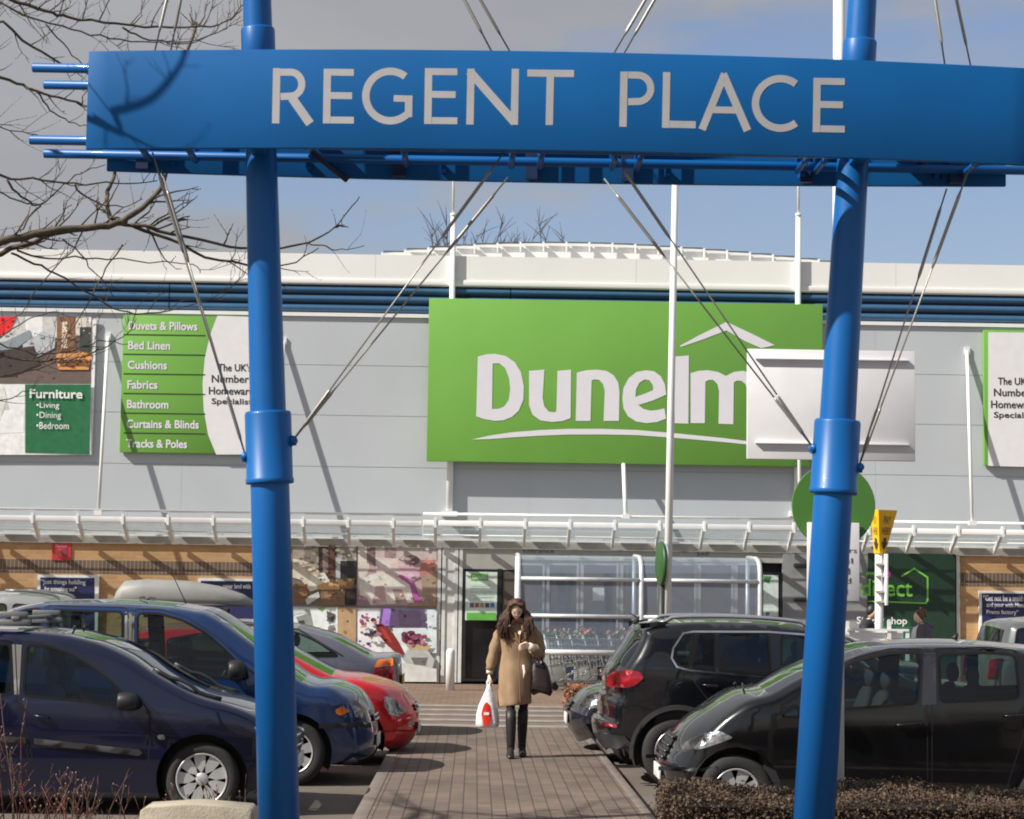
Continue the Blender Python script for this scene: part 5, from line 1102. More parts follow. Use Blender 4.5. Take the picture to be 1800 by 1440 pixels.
# ---- dark blue estate, left foreground
def ex_navy(I):
    mirror(I, 225, 1232, 1); handle(I, 62, 1258, 86, 1262, mat('navy_paint', (0, 0, 0))); wipers(I, 9*4+1, -1)
    for s_ in (1, -1):
        P = [I['Sp'](k, s_*.80) for k in range(15*4-1, 12*4+2, -1)]; mb = MB(); Q = [p+Vector((0, 0, .035 if 3 < i < len(P)-3 else .008)) for i, p in enumerate(P)]; mb.tube(Q, .017, 8); mb.build('roof_rail', BLACK, I['root'])
    y = I['Yc']
    for px in (20,):
        x = at(px, 1100, I['D']).x; z = at(px, 1094, I['D']).z; mb = MB(); mb.box((x, y, z+.03), (.07, I['hw']*1.7, .035)); 
        for s_ in (1, -1): mb.box((x-.02, y-s_*I['hw']*.78, z-.005), (.26, .10, .05)); mb.box((x-.03, y-s_*I['hw']*.78, z+.06), (.24, .07, .05))
        mb.build('roof_bar', [mat('bar_grey', lin(120, 122, 122), .35, .4)], I['root'], .012)
car('parked_car', 'dark navy estate car with roof bar and silver wheel trims, left foreground', 17.4, 1.74,
    [(500, 1395), (510, 1370), (512, 1335), (508, 1300), (500, 1283), (489, 1272), (468, 1259), (440, 1247), (397, 1232), (345, 1217), (278, 1183), (228, 1151), (178, 1128), (139, 1117), (97, 1109), (28, 1104), (-80, 1103), (-200, 1106), (-320, 1116), (-372, 1150), (-405, 1220), (-418, 1260), (-424, 1320), (-415, 1380)],
    [355, -222], .305, .37, .19, ((-300, 1216), (230, 1240)),
    [('window', [(43, 1134), (83, 1137), (119, 1150), (156, 1171), (192, 1197), (214, 1217), (222, 1232), (216, 1240), (40, 1222)]), ('window', [(-120, 1128), (14, 1132), (22, 1222), (-110, 1217)]), ('window', [(-300, 1138), (-140, 1129), (-132, 1216), (-315, 1206)])],
    (9, 13), (18, 20), paint('navy_paint', lin(9, 18, 50)), rimr=.215, doors=[[(35, 1126), (80, 1129), (125, 1143), (200, 1194), (262, 1247), (264, 1300), (258, 1352), (60, 1352), (34, 1230)], [(-128, 1122), (22, 1125), (31, 1230), (52, 1352), (-90, 1350), (-120, 1300)]],
    lights=[('indicator', [(277, 1291), (290, 1292), (290, 1301), (277, 1300)], LAMPC), ('headlight', [(444, 1278), (480, 1290), (508, 1300), (508, 1322), (470, 1318)], LAMPC)],
    trims=[('side_moulding', [(60, 1298), (245, 1318), (250, 1324), (244, 1329), (60, 1308)], .016, .018, GREYPL), ('side_moulding', [(-85, 1288), (45, 1297), (45, 1307), (-85, 1298)], .016, .018, GREYPL), ('pillar_trim', [(17, 1133), (36, 1134), (35, 1221), (25, 1221)], .001, 0, mat('pillar_grey', lin(110, 108, 104), .5))],
    spokes=9, wstyle='disc', rimmat=mat('hubcap_silver', lin(196, 196, 194), .35, .5), driver=(105, -95, 178, 1), roll=.08, crown=.035, extra=ex_navy, plates=((1, .42, PLATE),), grille=((1, -.5, .5, .5, .66, 'grille', BLACK, .01, 2),))
# ---- blue people carrier
def ex_mpv(I):
    mirror(I, 416, 1178, 1, h=.10, w_=.09, out=.2); wipers(I, 8*4+2, -1)
    p = I['Sp'](11*4+2, .0); a = at(345, 1068, p.y); mb = MB(); mb.tube([Vector((a.x, p.y, p.z-.01)), at(303, 1010, p.y), at(284, 985, p.y)], [.007, .004, .002], 6); mb.build('aerial', BLACK, I['root'])
car('parked_car', 'blue people carrier with roof aerial parked beyond the navy estate', 20.2, 1.76,
    [(628, 1346), (647, 1338), (656, 1318), (657, 1290), (652, 1264), (646, 1245), (629, 1221), (606, 1208), (579, 1199), (532, 1192), (447, 1127), (372, 1076), (333, 1066), (283, 1059), (200, 1054), (100, 1054), (45, 1058), (-10, 1072), (-48, 1098), (-85, 1160), (-108, 1240), (-112, 1320), (-98, 1350)],
    [513, 20], .315, .375, .2, ((0, 1176), (440, 1196)),
    [('window', [(240, 1078), (277, 1079), (320, 1091), (363, 1115), (400, 1148), (430, 1180), (438, 1193), (300, 1187), (242, 1179)]), ('window', [(86, 1072), (213, 1076), (215, 1178), (74, 1172)]), ('window', [(8, 1086), (38, 1072), (70, 1070), (58, 1166), (-20, 1158)])],
    (9, 11), (18, 20), paint('blue_paint', lin(14, 48, 94)), rimr=.205, doors=[[(231, 1070), (280, 1071), (330, 1086), (385, 1124), (452, 1190), (462, 1260), (455, 1330), (235, 1325), (230, 1200)], [(74, 1064), (222, 1068), (226, 1200), (229, 1325), (100, 1318), (64, 1180)]],
    lights=[('indicator', [(589, 1248), (602, 1243), (614, 1251), (600, 1259), (590, 1256)], LAMPO), ('headlight', [(620, 1250), (630, 1246), (638, 1256), (634, 1266), (622, 1263)], LAMPC)],
    trims=[('pillar_trim', [(217, 1076), (234, 1078), (234, 1180), (218, 1179)], .001, 0, MATS['pillar_grey']), ('bumper_strip', [(560, 1272), (650, 1272), (652, 1281), (560, 1281)], .008, .01, BLACK)],
    spokes=7, wstyle='disc', rimmat=MATS['hubcap_silver'], driver=(262, 100, 385, 1), crown=.05, tumble=.14, extra=ex_mpv, plates=((1, .4, PLATE),), grille=((1, -.45, .45, .58, .66, 'grille', BLACK, .01, 2),), roll=.13)
# ---- small red hatchback
car('parked_car', 'small bright red hatchback with rounded nose, third car on the left', 22.6, 1.63,
    [(684, 1328), (708, 1321), (726, 1302), (733, 1274), (731, 1252), (719, 1228), (706, 1213), (685, 1202), (658, 1194), (627, 1187), (584, 1181), (521, 1148), (462, 1115), (420, 1103), (340, 1098), (270, 1099), (222, 1108), (180, 1128), (152, 1165), (140, 1225), (138, 1300), (150, 1322)],
    [620, 225], .28, .335, .2, ((200, 1168), (520, 1178)),
    [('window', [(292, 1124), (350, 1114), (410, 1117), (452, 1134), (512, 1172), (512, 1177), (296, 1170)]), ('window', [(205, 1140), (235, 1124), (280, 1124), (284, 1169), (200, 1164)])],
    (10, 12), (16, 18), paint('red_paint', lin(205, 18, 30)), rimr=.17,
    lights=[('headlight', [(675, 1225), (684, 1226), (700, 1236), (714, 1252), (697, 1261), (683, 1257), (676, 1243)], LAMPC), ('indicator', [(716, 1272), (726, 1268), (728, 1276), (718, 1280)], LAMPC)], trims=[('bumper_strip', [(640, 1285), (730, 1285), (731, 1289), (640, 1289)], .006, .008, mat('red_bumper', lin(150, 20, 30), .5))],
    driver=(330, 240, 440, 1), extra=lambda I: (mirror(I, 500, 1186, 1), wipers(I, 9*4+3, -1)), plates=((1, .38, PLATE),), grille=((1, -.45, .45, .56, .64, 'grille', BLACK, .01, 2),), roll=.15, endbulge=.16)
# ---- grey saloon carrying a roof box
car('parked_car', 'grey saloon reversed in with roof box on top and red orange tail lamps', 25.4, 1.72,
    [(686, 1300), (700, 1286), (706, 1252), (704, 1215), (702, 1180), (700, 1160), (694, 1151), (670, 1150), (647, 1148), (592, 1119), (553, 1107), (521, 1099), (470, 1092), (420, 1089), (360, 1091), (310, 1100), (215, 1150), (120, 1162), (70, 1180), (48, 1215), (46, 1270), (58, 1296)],
    [580, 185], .3, .36, .2, ((250, 1156), (640, 1160)),
    [('window', [(596, 1154), (556, 1128), (521, 1112), (446, 1103), (446, 1156)]), ('window', [(432, 1102), (345, 1106), (258, 1150), (432, 1156)])],
    (15, 16), (8, 11), paint('grey_paint', lin(96, 98, 112)), rimr=.2,
    lights=[('tail_light', [(657, 1175), (690, 1172), (690, 1200), (655, 1200)], LAMPR), ('indicator', [(664, 1160), (690, 1158), (690, 1171), (657, 1174)], LAMPO)], plates=((1, .78, PLATEY),),
    driver=(380, 480, 300, -1), trims=[('bumper_strip', [(600, 1222), (703, 1222), (703, 1228), (600, 1228)], .008, .01, BLACK)], extra=lambda I: [I['ribbon']([I['K'](p) for p in P], .02, .004, 'roof_trim', BLACK) for P in ([(250, 1148), (345, 1101), (446, 1098), (524, 1107), (602, 1153)],)])
bx = MB(); BYc = 26.25; pb_ = lambda px, py: at(px, py, BYc)
prof = [(205, 1056, 1054, .30), (212, 1036, 1062, .36), (224, 1021, 1065, .39), (260, 1018, 1066, .40), (330, 1021, 1067, .40), (385, 1030, 1067, .37), (425, 1044, 1066, .30), (445, 1056, 1064, .2)]
rings = []
for px, yt, yb, w_ in prof:
    t, b = pb_(px, yt), pb_(px, yb); zm = b.z+(t.z-b.z)*.35; ring = []
    for k in range(20):
        a = 2*math.pi*k/20; c_, s_ = math.cos(a), math.sin(a); ring.append((t.x, BYc + w_*math.copysign(abs(c_)**.55, c_), zm + ((t.z-zm) if s_ > 0 else (zm-b.z))*math.copysign(abs(s_)**.6, s_)))
    rings.append(ring)
bx.loft(rings); rb_t = thing('roof_box', (pb_(325, 1065).x, BYc, pb_(325, 1065).z), 'pale grey roof box on top of the grey saloon', 'roof box'); bx.build('shell', mat('box_grey', lin(138, 138, 134), .5, var=.06), rb_t)
mb = MB()
for px in (270, 390):
    p = pb_(px, 1072); mb.box((p.x, BYc, p.z), (.05, 1.2, .03))
    for s_ in (-1, 1): mb.box((p.x, BYc+s_*.52, p.z-.04), (.08, .05, .10))
mb.build('roof_bar', BLACK, rb_t)
p0, p1 = pb_(206, 1060), pb_(446, 1066); mb = MB(); mb.tube([(p0.x, BYc-.385, p0.z), (p1.x-.5, BYc-.395, p1.z+.015), (p1.x-.06, BYc-.22, p1.z)], .008, 5); mb.build('seam', MATS['pillar_grey'], rb_t)
# ---- silver van like car far left
car('parked_car', 'silver people carrier at the far left whose roof shows behind the blue carrier', 28.2, 1.8,
    [(150, 1262), (166, 1240), (168, 1200), (160, 1170), (140, 1150), (118, 1090), (104, 1058), (92, 1048), (60, 1042), (0, 1039), (-140, 1040), (-240, 1052), (-330, 1140), (-400, 1165), (-420, 1200), (-425, 1250), (-410, 1264)],
    [62, -300], .32, .38, .22, ((-200, 1132), (100, 1134)), [('window', [(20, 1062), (86, 1066), (112, 1130), (20, 1130)]), ('window', [(-90, 1060), (8, 1062), (8, 1130), (-90, 1130)]), ('window', [(-104, 1060), (-200, 1066), (-270, 1126), (-104, 1130)])],
    (11, 12), (4, 6), paint('silver_paint', lin(150, 152, 152)), driver=(-120, 0, -190, -1), lights=[('tail_light', [(140, 1160), (158, 1170), (162, 1200), (145, 1196)], LAMPR)], plates=((1, .6, PLATEY),),
    extra=lambda I: [(lambda mb: (mb.tube([I['Sp'](k, s_*.84)+Vector((0, 0, .04)) for k in range(28, 42)], .02, 8), mb.build('roof_rail', mat('bar_grey', (.2, .2, .2)), I['root'])))(MB()) for s_ in (1, -1)])
# ---- black off-roader, right
def ex_suv(I):
    mirror(I, 1500, 1178, 1, m=MATS['black_paint'], h=.09); handle(I, 1235, 1204, 1262, 1206, MATS['black_paint']); handle(I, 1390, 1214, 1420, 1217, MATS['black_paint'])
    for s_ in (1, -1):
        mb = MB(); P = [I['Sp'](k, s_*.84) for k in range(13*4+2, 18*4+1)]; mb.tube([p+Vector((0, 0, .045 if 1 < i < len(P)-2 else .01)) for i, p in enumerate(P)], .02, 8); mb.build('roof_rail', mat('rail_silver', (.36, .37, .4), .3, .6), I['root'])
    a = I['Sp'](12*4+1, 0); mb = MB(); mb.tube([a, a+Vector((.05, 0, .05)), a+Vector((-.13, 0, .16))], [.03, .012, .003], 8); mb.build('aerial', BLACK, I['root'])
    x, z = I['K']((1062, 1298)); mb = MB(); mb.tube([(x+.02, I['Yc']-.5, z-.03), (x-.05, I['Yc']-.5, z-.035)], .04, 14); mb.build('exhaust', CHROME, I['root'])
car('parked_car', 'black off-roader backed up to the footpath showing its red tail lamp', 20.4, 1.81,
    [(1072, 1318), (1055, 1303), (1050, 1286), (1050, 1270), (1060, 1262), (1060, 1240), (1063, 1226), (1069, 1216), (1069, 1192), (1082, 1166), (1100, 1140), (1116, 1114), (1124, 1101), (1140, 1096), (1184, 1090), (1230, 1088), (1312, 1089), (1389, 1094), (1440, 1102), (1484, 1114), (1545, 1150), (1610, 1190), (1690, 1198), (1780, 1216), (1818, 1242), (1832, 1300), (1822, 1345)],
    [1192, 1672], .345, .425, .28, ((1190, 1170), (1500, 1195)),
    [('window', [(1186, 1141), (1203, 1116), (1222, 1113), (1210, 1174), (1192, 1169), (1182, 1158)], DARKGLASS), ('window', [(1229, 1113), (1258, 1113), (1257, 1179), (1215, 1175)], DARKGLASS), ('window', [(1265, 1113), (1352, 1114), (1356, 1186), (1263, 1180)], DARKGLASS), ('window', [(1376, 1115), (1430, 1120), (1474, 1133), (1528, 1178), (1526, 1196), (1374, 1188)])],
    (19, 21), (9, 12), paint('black_paint', lin(12, 14, 20), .03), rimr=.225, spokes=5, wstyle='twin',
    ribbons=[('window_trim', [(1181, 1157), (1184, 1140), (1202, 1113.5), (1220, 1110.5), (1352, 1111), (1432, 1117), (1478, 1130), (1536, 1180), (1532, 1201), (1374, 1193), (1212, 1178.5), (1190, 1172.5)], .019, .007, CHROME, True)],
    doors=[[(1218, 1106), (1358, 1106), (1363, 1192), (1366, 1300), (1285, 1306), (1252, 1240), (1210, 1185)], [(1368, 1107), (1436, 1112), (1484, 1126), (1548, 1180), (1556, 1240), (1560, 1312), (1372, 1310), (1367, 1194)]],
    lights=[('tail_light', [(1068, 1190), (1082, 1181), (1103, 1178), (1126, 1182), (1132, 1192), (1118, 1205), (1103, 1210), (1068, 1208)], LAMPR), ('reflector', [(1058, 1271), (1086, 1275), (1086, 1281), (1060, 1278)], LAMPR)],
    trims=[('lower_bumper', [(1044, 1290), (1100, 1296), (1114, 1312), (1112, 1318), (1062, 1318)], .006, .01, BLACK), ('spoiler_edge', [(1126, 1096), (1176, 1092), (1172, 1100), (1128, 1106)], .012, .02, MATS['black_paint'])],
    archtrim=.05, driver=(1400, 1290, 1500, 1), crown=.04, extra=ex_suv, roll=.09, tumble=.2, endbulge=.09)
# ---- black compact people carrier, right foreground
def ex_mb(I):
    mirror(I, 1436, 1236, -1, m=MATS['mblack_paint']); handle(I, 1574, 1275, 1622, 1270, MATS['mblack_paint']); handle(I, 1764, 1259, 1812, 1256, MATS['mblack_paint'])
    wipers(I, 8*4+1, 1)
    mb = MB(); x, z = I['K']((1640, 1130)); mb.tube([(at(1720, 1200, I['D']).x, I['Yc'], I['Sp'](14*4, 0).z-.01), (at(1728, 1200, I['D']).x, I['Yc'], I['Sp'](14*4, 0).z+.05)], [.03, .01], 8); mb.build('aerial', BLACK, I['root'])
car('parked_car', 'black compact people carrier nosing to the path behind the right blue post', 16.9, 1.76,
    [(1184, 1400), (1176, 1385), (1173, 1362), (1176, 1345), (1185, 1326), (1198, 1302), (1216, 1281), (1248, 1256), (1305, 1221), (1352, 1211), (1407, 1183), (1482, 1153), (1525, 1138), (1567, 1131), (1630, 1127), (1713, 1127), (1800, 1133), (1890, 1142), (1955, 1160), (2000, 1200), (2026, 1262), (2034, 1340), (2024, 1398)],
    [1297, 1853], .3, .355, .2, ((1450, 1250), (1790, 1231)),
    [('window', [(1468, 1188), (1490, 1172), (1516, 1160), (1567, 1149), (1621, 1148), (1613, 1237), (1478, 1247), (1450, 1249)]), ('window', [(1654, 1152), (1740, 1148), (1788, 1152), (1793, 1228), (1654, 1235)]), ('window', [(1806, 1153), (1880, 1160), (1930, 1222), (1810, 1226)]), ('quarter_light', [(1372, 1260), (1400, 1236), (1410, 1262)])],
    (9, 12), (18, 20), paint('mblack_paint', lin(11, 12, 16), .03), rimr=.19, spokes=7, wstyle='disc', rimmat=MATS['hubcap_silver'],
    doors=[[(1434, 1262), (1458, 1184), (1486, 1166), (1516, 1153), (1568, 1141), (1630, 1140), (1629, 1240), (1632, 1395), (1468, 1398), (1436, 1330)], [(1642, 1140), (1740, 1138), (1797, 1144), (1802, 1230), (1800, 1290), (1770, 1390), (1640, 1395), (1638, 1240)]],
    lights=[('headlight', [(1192, 1323), (1208, 1306), (1236, 1292), (1266, 1285), (1289, 1297), (1266, 1307), (1236, 1318), (1199, 1325)], LAMPC)],
    trims=[('pillar_trim', [(1627, 1148), (1648, 1148), (1646, 1238), (1620, 1240)], .002, 0, mat('gloss_black', (.02, .02, .024), .15, coat=1)), ('bumper_strip', [(1162, 1352), (1238, 1352), (1262, 1348), (1262, 1353), (1240, 1358), (1162, 1359)], .008, .01, BLACK)],
    driver=(1545, 1700, 1465, -1), crown=.05, extra=ex_mb, plates=((0, .40, PLATE),), grille=((0, -.42, .42, .5, .72, 'grille', BLACK, .008, 4),), roll=.085, tumble=.17)
# ---- dark car beyond the off-roader
car('parked_car', 'dark saloon nose with clear headlamp peeping out behind the black off-roader', 23.2, 1.72,
    [(1020, 1312), (1012, 1298), (1003, 1284), (1001, 1258), (1005, 1246), (1013, 1236), (1031, 1218), (1056, 1208), (1110, 1196), (1180, 1186), (1276, 1130), (1340, 1110), (1420, 1106), (1500, 1114), (1580, 1160), (1640, 1172), (1656, 1230), (1652, 1300)],
    [1120, 1540], .3, .36, .2, ((1200, 1180), (1560, 1176)), [('window', [(1250, 1174), (1300, 1138), (1350, 1124), (1400, 1121), (1400, 1175)]), ('window', [(1414, 1121), (1480, 1126), (1530, 1160), (1414, 1174)])],
    (9, 11), (13, 14), paint('charcoal_paint', lin(34, 36, 46)), lights=[('headlight', [(1016, 1246), (1024, 1230), (1040, 1220), (1058, 1216), (1058, 1246)], LAMPC)], plates=((0, .46, PLATE),), driver=(1400, 1480, 1300, -1), grille=((0, -.4, .4, .54, .66, 'grille', BLACK, .01, 3),))
# ---- grey car far right
car('parked_car', 'grey hatchback at the right edge below the navy quote board', 26.0, 1.74,
    [(1742, 1290), (1736, 1262), (1735, 1225), (1740, 1185), (1750, 1140), (1764, 1102), (1776, 1092), (1800, 1088), (1880, 1084), (1960, 1090), (2060, 1150), (2150, 1165), (2190, 1200), (2195, 1270), (2184, 1290)],
    [1830, 2110], .3, .36, .2, ((1780, 1158), (2060, 1160)), [('window', [(1792, 1106), (1880, 1100), (1884, 1154), (1784, 1152)]), ('window', [(1896, 1100), (1945, 1104), (2020, 1152), (1896, 1154)])],
    (9, 10), (4, 5), paint('midgrey_paint', lin(92, 96, 96)), lights=[('tail_light', [(1746, 1160), (1762, 1158), (1760, 1196), (1742, 1196)], LAMPR)], driver=(1900, 1820, 1960, 1))
mb = MB(); g = at(1752, 1128, 30); clump(mb, (g.x, 30, (at(1752, 1090, 30).z)/2), (.22, .22, at(1752, 1086, 30).z/2), 1500, .045, lambda: R.choice((0, 1, 1))); mb.tube([(g.x, 30, 0), (g.x, 30, 1.0)], .04, 6, 1)
tag(mb.build('conifer', [mat('conifer_green', lin(58, 84, 50), .7, var=.3), mat('conifer_dark', lin(38, 58, 38), .7)]), 'dark green conifer bush in front of the right quote board', 'shrub')
# ================================================================== PEOPLE
SKIN = mat('skin', lin(238, 202, 180), .55, var=.06, scale=20)
LIP = mat('lips', lin(176, 104, 98), .5); EYE = mat('eye_dark', (.03, .02, .02), .3)
HAIR = mat('dark_brown_hair', lin(76, 50, 37), .66, var=.4, scale=60)
LEG = mat('black_leggings', (.012, .012, .013), .8); BOOT = mat('black_boot', (.014, .013, .013), .5)
COAT = mat('camel_coat', lin(150, 123, 96), .95, var=.16, scale=7, bump=.22, bscale=320)
COATD = mat('camel_coat_seam', lin(128, 98, 70), .92); CREAM = mat('cream_knit', lin(222, 210, 196), .85, bump=.4)
def skinned(nodes, links, root):
    """one continuous surface grown over the joints; returns its verts and faces"""
    me = bpy.data.meshes.new('s'); me.from_pydata([n[:3] for n in nodes], links, []); ob = bpy.data.objects.new('s', me); COL.objects.link(ob)
    bm = bmesh.new(); bm.from_mesh(me); ly = bm.verts.layers.skin.verify(); bm.verts.ensure_lookup_table()
    for v, n in zip(bm.verts, nodes): v[ly].radius = (n[3], n[4] if len(n) > 4 else n[3]); v[ly].use_root = False
    bm.verts[root][ly].use_root = True; bm.to_mesh(me); bm.free()
    ob.modifiers.new('k', 'SKIN').use_smooth_shade = True; m = ob.modifiers.new('d', 'SUBSURF'); m.levels = 2; m.render_levels = 2
    ev = bpy.data.meshes.new_from_object(ob.evaluated_get(bpy.context.evaluated_depsgraph_get()))
    v = [tuple(p.co) for p in ev.vertices]; f = [tuple(p.vertices) for p in ev.polygons]
    bpy.data.objects.remove(ob); bpy.data.meshes.remove(ev); return v, f
def ring(cx, cy, z, hw, hd, n=28, pw=.85): return [(cx+hw*math.copysign(abs(math.cos(a))**pw, math.cos(a)), cy+hd*math.copysign(abs(math.sin(a))**pw, math.sin(a)), z) for a in [2*math.pi*k/n for k in range(n)]]
def hand(mb, wr_, d, side, fold, curl):
    """palm and five bent fingers; d runs from wrist to knuckles, side towards the thumb, fold to the palm side"""
    wr_, d, side, fold = Vector(wr_), Vector(d).normalized(), Vector(side).normalized(), Vector(fold).normalized()
    R3 = Matrix((side, fold, d)).transposed(); mb.ell(wr_+d*.045, (.036, .016, .05), 0, 12, 8, R3)
    for k, (o, l) in enumerate(((.026, .072), (.009, .08), (-.009, .075), (-.026, .06))):
        p = wr_+d*.082+side*o; P = [p-d*.02, p]; a = 0
        for s_ in (.45, .32, .23): a += curl; P.append(P[-1]+(d*math.cos(a)+fold*math.sin(a))*l*s_)
        mb.tube(P, [.009, .009, .0085, .008, .006], 8, 0)
    p = wr_+d*.03+side*.03; mb.tube([p-side*.012, p, p+side*.018+d*.028+fold*.012, p+side*.012+d*.05+fold*.024, p+side*.004+d*.064+fold*.034], [.011, .011, .010, .009, .006], 8, 0)
g = gnd(908, 1331); WX, WYp = g.x, g.y
Pw = lambda x, y, z: Vector((WX+x, WYp+y, z))
wom = thing('person', (WX, WYp, 0), 'woman with long dark hair in camel coat and black boots walking on the path', 'person')
nodes = [(0, 0, .88, .12, .10), (0, .01, 1.05, .11, .085), (0, .01, 1.22, .125, .09), (0, 0, 1.33, .10, .075), (-.008, -.015, 1.41, .045), (-.018, -.05, 1.475, .044),
         (-.16, .0, 1.325, .055), (-.262, .0, 1.09, .042), (-.302, -.02, .875, .028), (.155, 0, 1.31, .055), (.222, -.02, 1.085, .042), (.125, -.2, 1.175, .028),
         (-.085, 0, .8, .085), (-.068, -.10, .47, .044), (-.066, -.12, .10, .036), (-.07, -.26, .035, .030), (.085, 0, .8, .085), (.064, .03, .47, .044), (.058, .13, .10, .036), (.062, .0, .035, .030)]
links = [(0, 1), (1, 2), (2, 3), (3, 4), (4, 5), (3, 6), (6, 7), (7, 8), (3, 9), (9, 10), (10, 11), (0, 12), (12, 13), (13, 14), (14, 15), (0, 16), (16, 17), (17, 18), (18, 19)]
v, fcs = skinned(nodes, links, 0)
mb = MB()
for f in fcs: pass
vz = [p[2] for p in v]
up = [f for f in fcs if min(vz[i] for i in f) > .8]; lo = [f for f in fcs if min(vz[i] for i in f) <= .8]
lowarm = [f for f in lo if all(abs(v[i][0]) > .2 for i in f)]; lo = [f for f in lo if f not in lowarm]
mb.add([Pw(*p) for p in v], up+lowarm, 0, True); mb.add([Pw(*p) for p in v], lo, 1, True)
HT = Matrix.Rotation(math.radians(35), 3, 'X'); HC = Pw(-.022, -.085, 1.566)
hd = lambda x, y, z: HC + HT @ Vector((x, y, z))
base = len(mb.v); mb.ell(HC, (.07, .086, .108), 0, 24, 18, HT)
for i in range(base, len(mb.v)):     # model the ball of the head: narrow jaw, chin, brow
    q = HT.transposed() @ (Vector(mb.v[i])-HC); t = max(0, -q.z/.108); q.x *= 1-.32*t**1.6; 
    if q.y < 0: q.y *= 1+.10*t-.08*max(0, q.z/.108)
    if -.03 < q.z < .03 and q.y < -.05: q.y += .006*math.exp(-((abs(q.x)-.03)/.014)**2)
    mb.v[i] = tuple(HC + HT @ q)
mb.loft([[hd(x_, y_, z_) for x_, y_, z_ in r_] for r_ in ([(-.007, -.078, .018), (0, -.09, .018), (.007, -.078, .018)], [(-.009, -.08, .0), (0, -.1, 0), (.009, -.08, 0)], [(-.015, -.082, -.022), (0, -.112, -.02), (.015, -.082, -.022)], [(-.012, -.084, -.03), (0, -.094, -.032), (.012, -.084, -.03)])], 0, closed=False)
for s_ in (-1, 1): mb.ell(hd(s_*.069, .0, -.01), (.010, .02, .03), 0, 8, 6, HT)
hand(mb, Pw(-.302, -.022, .872), (-.04, -.02, -1), (.15, -1, 0), (1, .1, 0), .55)
hand(mb, Pw(.125, -.2, 1.176), (-.9, -.42, .06), (0, -.3, .95), (-.2, .6, -.6), .6)
mb.build('body', [SKIN, LEG], wom)
mb = MB()
for s_ in (-1, 1):
    mb.ell(hd(s_*.029, -.079, .006), (.013, .006, .005), 0, 10, 6, HT); mb.tube([hd(s_*.014, -.087, .028), hd(s_*.03, -.085, .033), hd(s_*.046, -.073, .027)], [.003, .0035, .002], 5, 1)
mb.ell(hd(0, -.087, -.055), (.02, .007, .0055), 2, 10, 6, HT); mb.build('face', [EYE, HAIR, LIP], wom)
# hair: cap and wavy locks over both shoulders
rh = random.Random(5); mb = MB()
base = len(mb.v); mb.ell(HC+HT @ Vector((0, .006, .008)), (.079, .095, .113), 0, 32, 24, HT)
o_f = mb.f; mb.f = []; kk = 0
for f in o_f:
    c = sum((Vector(mb.v[i]) for i in f), Vector())/len(f); q = HT.transposed() @ (c-HC)
    if not (q.y < -.035 and q.z < .092 - abs(q.x)*.8 and abs(q.x) < .066): mb.f.append(f)
mb.m = mb.m[:len(mb.f)]; mb.s = mb.s[:len(mb.f)]; mb.c = mb.c[:len(mb.f)]
for s_ in (-1, 1):
    for k in range(130):
        a = rh.random(); b = rh.random(); back = rh.random() < .4
        p0 = hd(s_*(.004+.03*a), -.055+.09*b, .105-.02*b); p1 = hd(s_*(.068+.014*a), -.048+.09*b, .045+.03*rh.random()); p2 = hd(s_*(.084+.012*a), -.04+.09*b, -.03)
        wid = .165 if s_ < 0 else .125; ex = -.02+s_*(.055+wid*rh.random()*.9); ey = (.06 if back else -.10-.05*rh.random()); ez = (1.20 if s_ < 0 else 1.26)+.12*rh.random()+abs(ex)*.15
        e = Pw(ex, ey, ez); P = [p0, p1, p2]; n = 7; ph = rh.random()*6; am = .010+.010*rh.random()
        for j in range(1, n+1):
            t = j/n; q = p2.lerp(e, t)+Vector((s_*.035*math.sin(t*math.pi), -.03*math.sin(t*math.pi) if not back else .03*math.sin(t*math.pi), 0)); q += Vector((am*math.sin(ph+t*11), am*math.cos(ph+t*9), 0)); P.append(q)
        mb.tube(P, [.005, .008, .0095]+[.0095-.0072*(j/n)**1.6 for j in range(1, n+1)], 6, 0)
for s_ in (-1, 1):       # thin loose strands
    for k in range(26):
        b = rh.random(); e = Pw(-.02+s_*(.06+.16*rh.random()), -.13-.04*rh.random(), 1.17+.2*rh.random()); p0 = hd(s_*.062, -.05+.03*b, .06); p1 = hd(s_*(.080+.012*b), -.055, -.02); mb.tube([p0, p1, p1.lerp(e, .35)+Vector((s_*.03*rh.random(), -.03, 0)), p1.lerp(e, .7)+Vector((rh.gauss(0, .014), -.02, 0)), e], [.004, .005, .0045, .004, .0018], 5, 0)
for k in range(40):
    a = rh.uniform(-1, 1); p0 = hd(a*.05, .05, .09); p1 = hd(a*.075, .098, .0); e = Pw(a*.15, .15, 1.2+.1*rh.random()); mb.tube([p0, p1, p1.lerp(e, .5)+Vector((0, .03, 0)), e], [.008, .014, .014, .005], 6, 0)
mb.build('hair', HAIR, wom)
